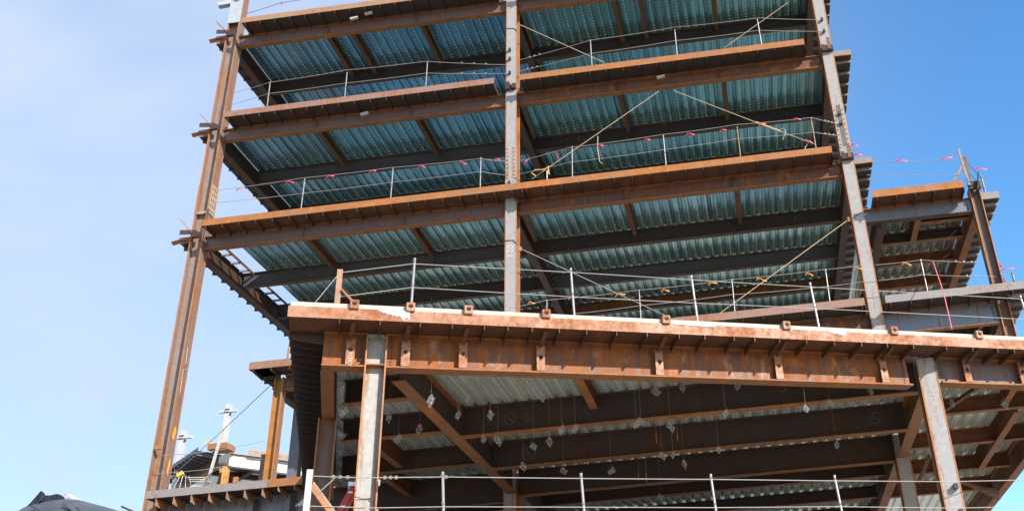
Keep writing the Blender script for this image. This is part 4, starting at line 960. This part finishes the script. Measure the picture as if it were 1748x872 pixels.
for i, (lab, pts) in enumerate(zip(dl, D['diag'])):
    cc = cable(lab, pts, 0.011 if i != 6 else 0.010, 'cable_dark' if i == 6 else ('cable' if i == 4 else 'rope_tan'), GP, 0)
    if i == 2:
        MB().tube([(-5.72, 26.66, 18.12), (-5.86, 26.64, 18.24), (-5.75, 26.62, 18.32), (-5.45, 26.62, 18.30), (-5.32, 26.62, 18.40), (-5.3, 26.62, 18.1)], 0.019, 6).build('strap', 'strap_yellow', cc)
        MB().tube([(-5.36, 26.6, 18.24), (-5.36, 26.6, 17.7)], 0.016, 5).build('strap_tail', 'cable', cc)
    if i == 3:
        a_, b_ = Vector(pts[1]), Vector(pts[2])
        MB().tube([a_.lerp(b_, 0.05), a_.lerp(b_, 0.45)], 0.03, 6).build('turnbuckle', 'rope_tan', cc)
        MB().tube([a_.lerp(b_, 0.45) + Vector((0.25 * math.sin(t) * (t / 3), -0.02, -0.12 * t + 0.25 * math.sin(t))) for t in (0, 0.6, 1.2, 1.8, 2.4, 3.0)], 0.012, 5).build('cable_tail', 'cable', cc)
        MB().tube([b_ + Vector((-0.15, 0, 0.1)), b_ + Vector((-0.3, -0.02, -0.1)), b_ + Vector((-0.32, -0.02, -0.4))], 0.014, 5).build('cable_tail', 'cable', cc)
    if i in (4, 5):
        p = Vector(pts[0]); s = 0.12 if i == 4 else -0.12
        MB().box(p.x - 0.05, p.x + 0.05, p.y - 0.04, p.y + 0.02, p.z - 0.09, p.z + 0.05).build('shackle', 'edge_tan', cc)
    if i == 6:
        q = Vector(pts[0]).lerp(Vector(pts[1]), 1.3)
        MB().bar((-15.36, 26.75, 10.58), (-15.29, 26.75, 10.68), 0.06, 0.07).build('pulley', 'strap_yellow', cc)
t = MB().tube([D['pinkrope'][0], Vector(D['pinkrope'][0]).lerp(Vector(D['pinkrope'][1]), 0.5) + Vector((0.05, 0, -0.05)), D['pinkrope'][1]], 0.014, 5)
tag(t.build('rope', 'rope_pink'), 'pink rope hanging from the wing cable down to the podium slab', 'rope')
t = MB().tube([(-0.95, 26.9, 20.0), (-1.0, 26.9, 19.2), (-1.02, 26.9, 18.6), (-0.9, 26.9, 18.35)], 0.012, 5)
t2 = [(-3.72, 26.7, 19.35), (-3.75, 26.7, 18.9), (-3.70, 26.7, 18.4), (-3.62, 26.7, 18.3)]
tag(MB().tube(t2, 0.012, 5).build('rope', 'rope_tan'), 'short rope end dangling from the tan bracing wire near the middle column', 'rope')

# flags and ribbons
def ribbon(p, ln, ang, w, mat, label, cat, group, name):
    p = Vector(p); v = []
    m = MB(); n = 5
    for k in range(n + 1):
        t = k / n
        q = p + Vector((math.cos(ang) * ln * t, -0.02 - 0.05 * math.sin(t * 3), math.sin(ang) * ln * t + 0.015 * math.sin(t * 6)))
        m.v += [q + Vector((0, 0, w / 2)), q - Vector((0, 0, w / 2))]
    for k in range(n): m.f.append((2 * k, 2 * k + 1, 2 * k + 3, 2 * k + 2))
    b = len(m.v)
    m.tube([p + Vector((-0.03, 0, -0.04)), p + Vector((0.0, -0.02, 0.0)), p + Vector((0.03, 0, 0.04))], 0.014, 6)
    o = m.build(name, mat)
    return tag(o, label, cat, group)
N9 = ('first', 'second', 'third', 'fourth', 'fifth', 'sixth', 'seventh', 'eighth', 'ninth')
for i, p in enumerate(D['flags3']):
    where = 'corner bay' if i < 7 else 'middle bay'
    j = i if i < 7 else i - 7
    lab = '%s red flag along the third floor guard cable, %s, counting from the corner column' % (N9[j], where)
    if i == 15: lab = 'red flag on the lower cable beside the cable tails near the wing junction'
    ribbon(p, random.uniform(0.17, 0.26), (-0.15, -0.2, 0.05, 0.1, -0.3, -0.5, 0.0, -2.2, -1.2, -0.2)[i % 10], 0.035, 'flag_red', lab, 'flag', 'red flag ribbons on the guard cables', 'flag_ribbon')
for i, p in enumerate(D['flagsW']):
    ribbon(p, 0.32, (-0.12, 0.12, -0.2)[i], 0.038, 'flag_red', ('pink red flag on the sky cable nearer the tower', 'pink red flag on the sky cable nearer the wing post', 'pink red flag streaming beyond the wing corner post')[i], 'flag', 'red flag ribbons on the guard cables', 'flag_ribbon')
ribbon((4.02, 26.45, 17.78), 0.2, -0.45, 0.045, 'flag_red', 'upper of two red flags at the wing junction column', 'flag', 'red flag ribbons on the guard cables', 'flag_ribbon')
ribbon((4.06, 26.6, 17.50), 0.24, -0.15, 0.045, 'flag_red', 'lower of two red flags at the wing junction column', 'flag', 'red flag ribbons on the guard cables', 'flag_ribbon')
ribbon((7.42, 26.5, 13.2), 0.36, 0.05, 0.03, 'flag_red', 'pink ribbon streaming off the wing column', 'flag', 'red flag ribbons on the guard cables', 'flag_ribbon')
for i, p in enumerate(D['ties4']):
    ribbon(p, random.uniform(0.18, 0.28), random.uniform(-0.5, 0.1), 0.035, 'tie_orange', '%s orange ribbon along the low floor cable, counting from the middle column' % N9[i], 'ribbon', 'orange ribbons on the low floor cable', 'ribbon')

# bits of timber lying at the girders
for i, (p, l) in enumerate((((-12.0, 26.30, 25.46), 'pale block on the topmost edge plate, one of two'), ((-11.5, 26.32, 25.62), 'second pale block above the topmost edge plate'), ((-11.4, 26.5, 21.30), 'pale block wedged under the second floor edge plate, corner bay'), ((-1.55, 26.5, 21.30), 'pale block wedged under the second floor edge plate, middle bay'))):
    x, y, z = p
    if i < 2: z -= 0.2
    o = MB().bar((x - 0.13, y - 0.05, z - 0.16), (x + 0.13, y - 0.05, z - 0.12), 0.10, 0.06).build('timber_block', 'concrete')
    tag(o, l, 'timber block', 'pale timber blocks at the edge plates')

# hanging plastic pouches under the podium
def pouch(p, s, i):
    p = Vector(p); yaw = random.uniform(-0.7, 0.7); w = 0.12 * (0.72 + s * 0.65) * random.uniform(0.6, 1.0); h = 0.13 * (0.72 + s * 0.65)
    ux = Vector((math.cos(yaw), math.sin(yaw), 0)); uy = Vector((-math.sin(yaw), math.cos(yaw), 0))
    root = empty('plastic_pouch', p, LAB[i], 'plastic pouch', 'clear pouches hanging under the podium')
    sk, low = random.uniform(-0.5, 0.5), random.uniform(0.6, 1.15)
    m = MB(); n = 6
    for side in (1, -1):
        b = len(m.v)
        for a_ in range(n + 1):
            for c_ in range(n + 1):
                u, v = a_ / n, c_ / n
                x = (u - v) * w + sk * (u + v - 1) * w; z = (u + v - 1) * h * (1.0 if u + v > 1 else low)
                bul = 0.035 * math.sin(u * math.pi) * math.sin(v * math.pi) + random.uniform(-0.008, 0.02)
                m.v.append(p + ux * x + uy * (side * bul) + Vector((0, 0, z)))
        for a_ in range(n):
            for c_ in range(n):
                q = b + a_ * (n + 1) + c_
                m.f.append((q, q + 1, q + n + 2, q + n + 1))
    m.build('bag', 'pouch', root)
    MB().tube([p + ux * (0.045 * math.cos(t)) + Vector((0, 0, 0.05 * math.sin(t) - 0.01)) for t in [k * 0.7 for k in range(10)]], 0.0035, 4).build('ring', 'wire_grey', root)
    MB().tube([p + Vector((0, 0, h)), (p.x, p.y, 8.95)], 0.0022, 4).build('hanging_wire', 'wire_grey', root)
    if i % 4 == 0:
        MB().box(p.x - 0.02, p.x + 0.03, p.y - 0.045, p.y - 0.035, p.z + h * 0.35, p.z + h * 0.62).build('pink_tag', 'rope_pink', root)
WHERE = {17.4: 'close behind the podium front girder', 18.5: 'under the first deck strip behind the front girder', 20.0: 'just before the first dark beam', 20.95: 'against the first dark beam', 22.3: 'between the first and second dark beams', 23.65: 'against the second dark beam', 25: 'between the second and third dark beams', 26.3: 'against the third dark beam', 27.5: 'deep behind the third dark beam', 28.5: 'deepest among the dark beams'}
LAB = []; cnt = {}
for x, y, z, s in D['pouches']:
    side = 'near the white column' if x < -5.2 else ('mid podium' if x < 0 else 'by the LOB 21 column')
    key = (y, side); cnt[key] = cnt.get(key, 0) + 1
    LAB.append(['clear pouch hanging %s, %s' % (WHERE[y], side), key])
tot = {k: v for k, v in cnt.items()}; run = {}
for k in range(len(LAB)):
    lab, key = LAB[k]; run[key] = run.get(key, 0) + 1
    if tot[key] > 1:
        mem = sorted([q for q in D['pouches'] if (q[1], 'near the white column' if q[0] < -5.2 else ('mid podium' if q[0] < 0 else 'by the LOB 21 column')) == key], key=lambda q: q[0])
        j = mem.index(D['pouches'][k])
        short = lab.replace('clear pouch hanging ', '')
        lab = '%s clear pouch %s' % (N9[j], short)
    LAB[k] = lab
for i, (x, y, z, s) in enumerate(D['pouches']): pouch((x, y, z), s, i)
# thin marker strips hanging from the podium deck
for i, (x, y, z, mt, cn) in enumerate(((-4.3, 18.8, 8.6, 'strap_yellow', 'yellow'), (-5.6, 18.0, 8.66, 'strap_yellow', 'yellow'), (-2.2, 23.3, 8.5, 'tie_orange', 'orange'), (-1.7, 23.3, 8.5, 'tie_orange', 'orange'), (-3.0, 26.2, 8.4, 'tie_orange', 'orange'), (-2.8, 26.2, 8.35, 'strap_yellow', 'yellow'))):
    o = MB().box(x, x + 0.014, y, y + 0.005, z - 0.13, z + 0.1).tube([(x + 0.012, y + 0.003, z + 0.1), (x + 0.012, y + 0.003, 8.95)], 0.003, 4).build('marker_strip', mt)
    tag(o, ('short yellow marker strip near the rusty joist behind the podium girder', 'short yellow marker strip near the heavy podium girder', 'orange marker strip by the second dark beam, closer to the corner column', 'orange marker strip by the second dark beam, farther from the corner column', 'orange marker strip by the third dark beam', 'yellow marker strip by the third dark beam')[i], 'marker strip', 'marker strips hanging under the podium')

# red step ladder behind the white corner column
lx = pod(1.02, 1.5)
root = empty('step_ladder', (lx.x, lx.y, 5.25), 'red fibreglass step ladder behind the white podium corner column', 'ladder')
top = pod(1.30, 1.5, 6.38)
for k, (s0, o0) in enumerate(((0.93, 1.35), (1.0, 1.72))):
    MB().bar(pod(s0 - 0.12, o0 - 0.12, 5.26), top + TP * (0.02 + 0.07 * k) - NP * (0.03 * (1 if k else -1)), 0.08, 0.035, (0, 1, 0)).build('rail', 'ladder_red', root)
for k, (s0, o0) in enumerate(((1.7, 1.35), (1.76, 1.72))):
    MB().bar(pod(s0, o0, 5.26), top + TP * (0.17 + 0.02 * k) - NP * (0.03 * (1 if k else -1)), 0.07, 0.03, (0, 1, 0)).build('back_rail', 'ladder_red', root)
for k in range(4):
    z = 5.5 + k * 0.25; f = (z - 5.26) / 1.12
    s = 0.86 + (1.33 - 0.86) * f
    MB().obox(pod(s, 1.24, z), TP, -NP, Z3, (-0.03, 0.05), (0.04 + 0.1 * f, 0.36 - 0.1 * f), (0, 0.025)).build('step', 'alu', root)
MB().obox(top, TP, -NP, Z3, (-0.06, 0.26), (-0.12, 0.14), (0.0, 0.07)).build('top_cap', 'alu', root)

# tarp-covered stack standing in front of the corner
prof = [(-10.62, 4.6), (-10.54, 5.25), (-10.46, 5.43), (-10.34, 5.50), (-10.2, 5.535), (-10.0, 5.56), (-9.78, 5.565), (-9.6, 5.53), (-9.47, 5.485), (-9.19, 5.395), (-8.91, 5.30), (-8.6, 5.12), (-8.3, 4.7), (-8.15, 3.8)]
root = empty('tarp_covered_stack', (-9.5, 14.1, 0), 'tall stack wrapped in shiny dark plastic with a torn peak, beyond the steel frame corner', 'covered stack')
def pz(x):
    for (xa, za), (xb, zb) in zip(prof, prof[1:]):
        if xa <= x <= xb: return za + (zb - za) * (x - xa) / (xb - xa)
    return prof[-1][1]
m = MB(); NXP = 60; rows = []
sec = [(13.15, None), (13.17, -1.6), (13.2, -0.75), (13.26, -0.36), (13.34, -0.17), (13.46, -0.05), (13.6, 0.0), (13.85, 0.0), (14.2, -0.06), (14.6, -0.2), (14.9, -0.6), (15.0, -1.6), (15.05, None)]
for i in range(NXP + 1):
    x = prof[0][0] + (prof[-1][0] - prof[0][0]) * i / NXP
    h = pz(x); row = []
    for j, (y, dz) in enumerate(sec):
        z = 0.0 if dz is None else h + dz
        wr = 0.035 * math.sin(x * 11 + j * 1.3) + 0.025 * math.sin(x * 23 - j * 2.1)
        if dz is not None and j not in (6, 7): y += wr; z += 0.35 * wr
        row.append(len(m.v)); m.v.append(Vector((x + 0.02 * math.sin(j * 2.0), y, z)))
    rows.append(row)
for i in range(NXP):
    for j in range(len(sec) - 1):
        m.f.append((rows[i][j], rows[i + 1][j], rows[i + 1][j + 1], rows[i][j + 1]))
m.f.append(tuple(rows[0])); m.f.append(tuple(reversed(rows[-1])))
smooth(m.build('tarp', 'tarp', root))
def strip(name, mat, pk, drop, y0):
    fl = MB()
    for k, (x, z) in enumerate(pk):
        w = 0.025 * math.sin(k * 1.7)
        fl.v += [Vector((x + 0.01, y0 + 0.02 + w, z - drop)), Vector((x, y0 - 0.01 + w, z)), Vector((x + 0.01, y0 + 0.05 + w, z - 0.015)), Vector((x + 0.02, y0 + 0.12, z - drop))]
    for k in range(len(pk) - 1):
        a_ = 4 * k
        for q in range(3): fl.f.append((a_ + q, a_ + q + 4, a_ + q + 5, a_ + q + 1))
    smooth(fl.build(name, mat, root))
strip('torn_flap', 'tarp_torn', [(-10.42, 5.47), (-10.36, 5.545), (-10.29, 5.60), (-10.25, 5.63), (-10.225, 5.71), (-10.19, 5.665), (-10.12, 5.63), (-10.05, 5.62), (-9.97, 5.645), (-9.89, 5.615), (-9.825, 5.56)], 0.13, 13.58)
strip('loose_lining', 'tarp_lining', [(-9.99, 5.62), (-9.93, 5.665), (-9.87, 5.67), (-9.80, 5.635), (-9.72, 5.59), (-9.62, 5.54)], 0.10, 13.70)
for k, (x0, x1, zz) in enumerate(((-9.62, -9.2, 5.30), (-9.42, -8.98, 5.28), (-9.2, -8.86, 5.22), (-10.1, -9.85, 5.36))):
    pts = [Vector((x0 + (x1 - x0) * t, 13.30 - 0.02 * t, pz(x0 + (x1 - x0) * t) - 0.13 - 0.14 * t)) for t in (0, 0.25, 0.5, 0.75, 1)]
    smooth(MB().tube(pts, 0.016, 8).build('fold', 'tarp', root))
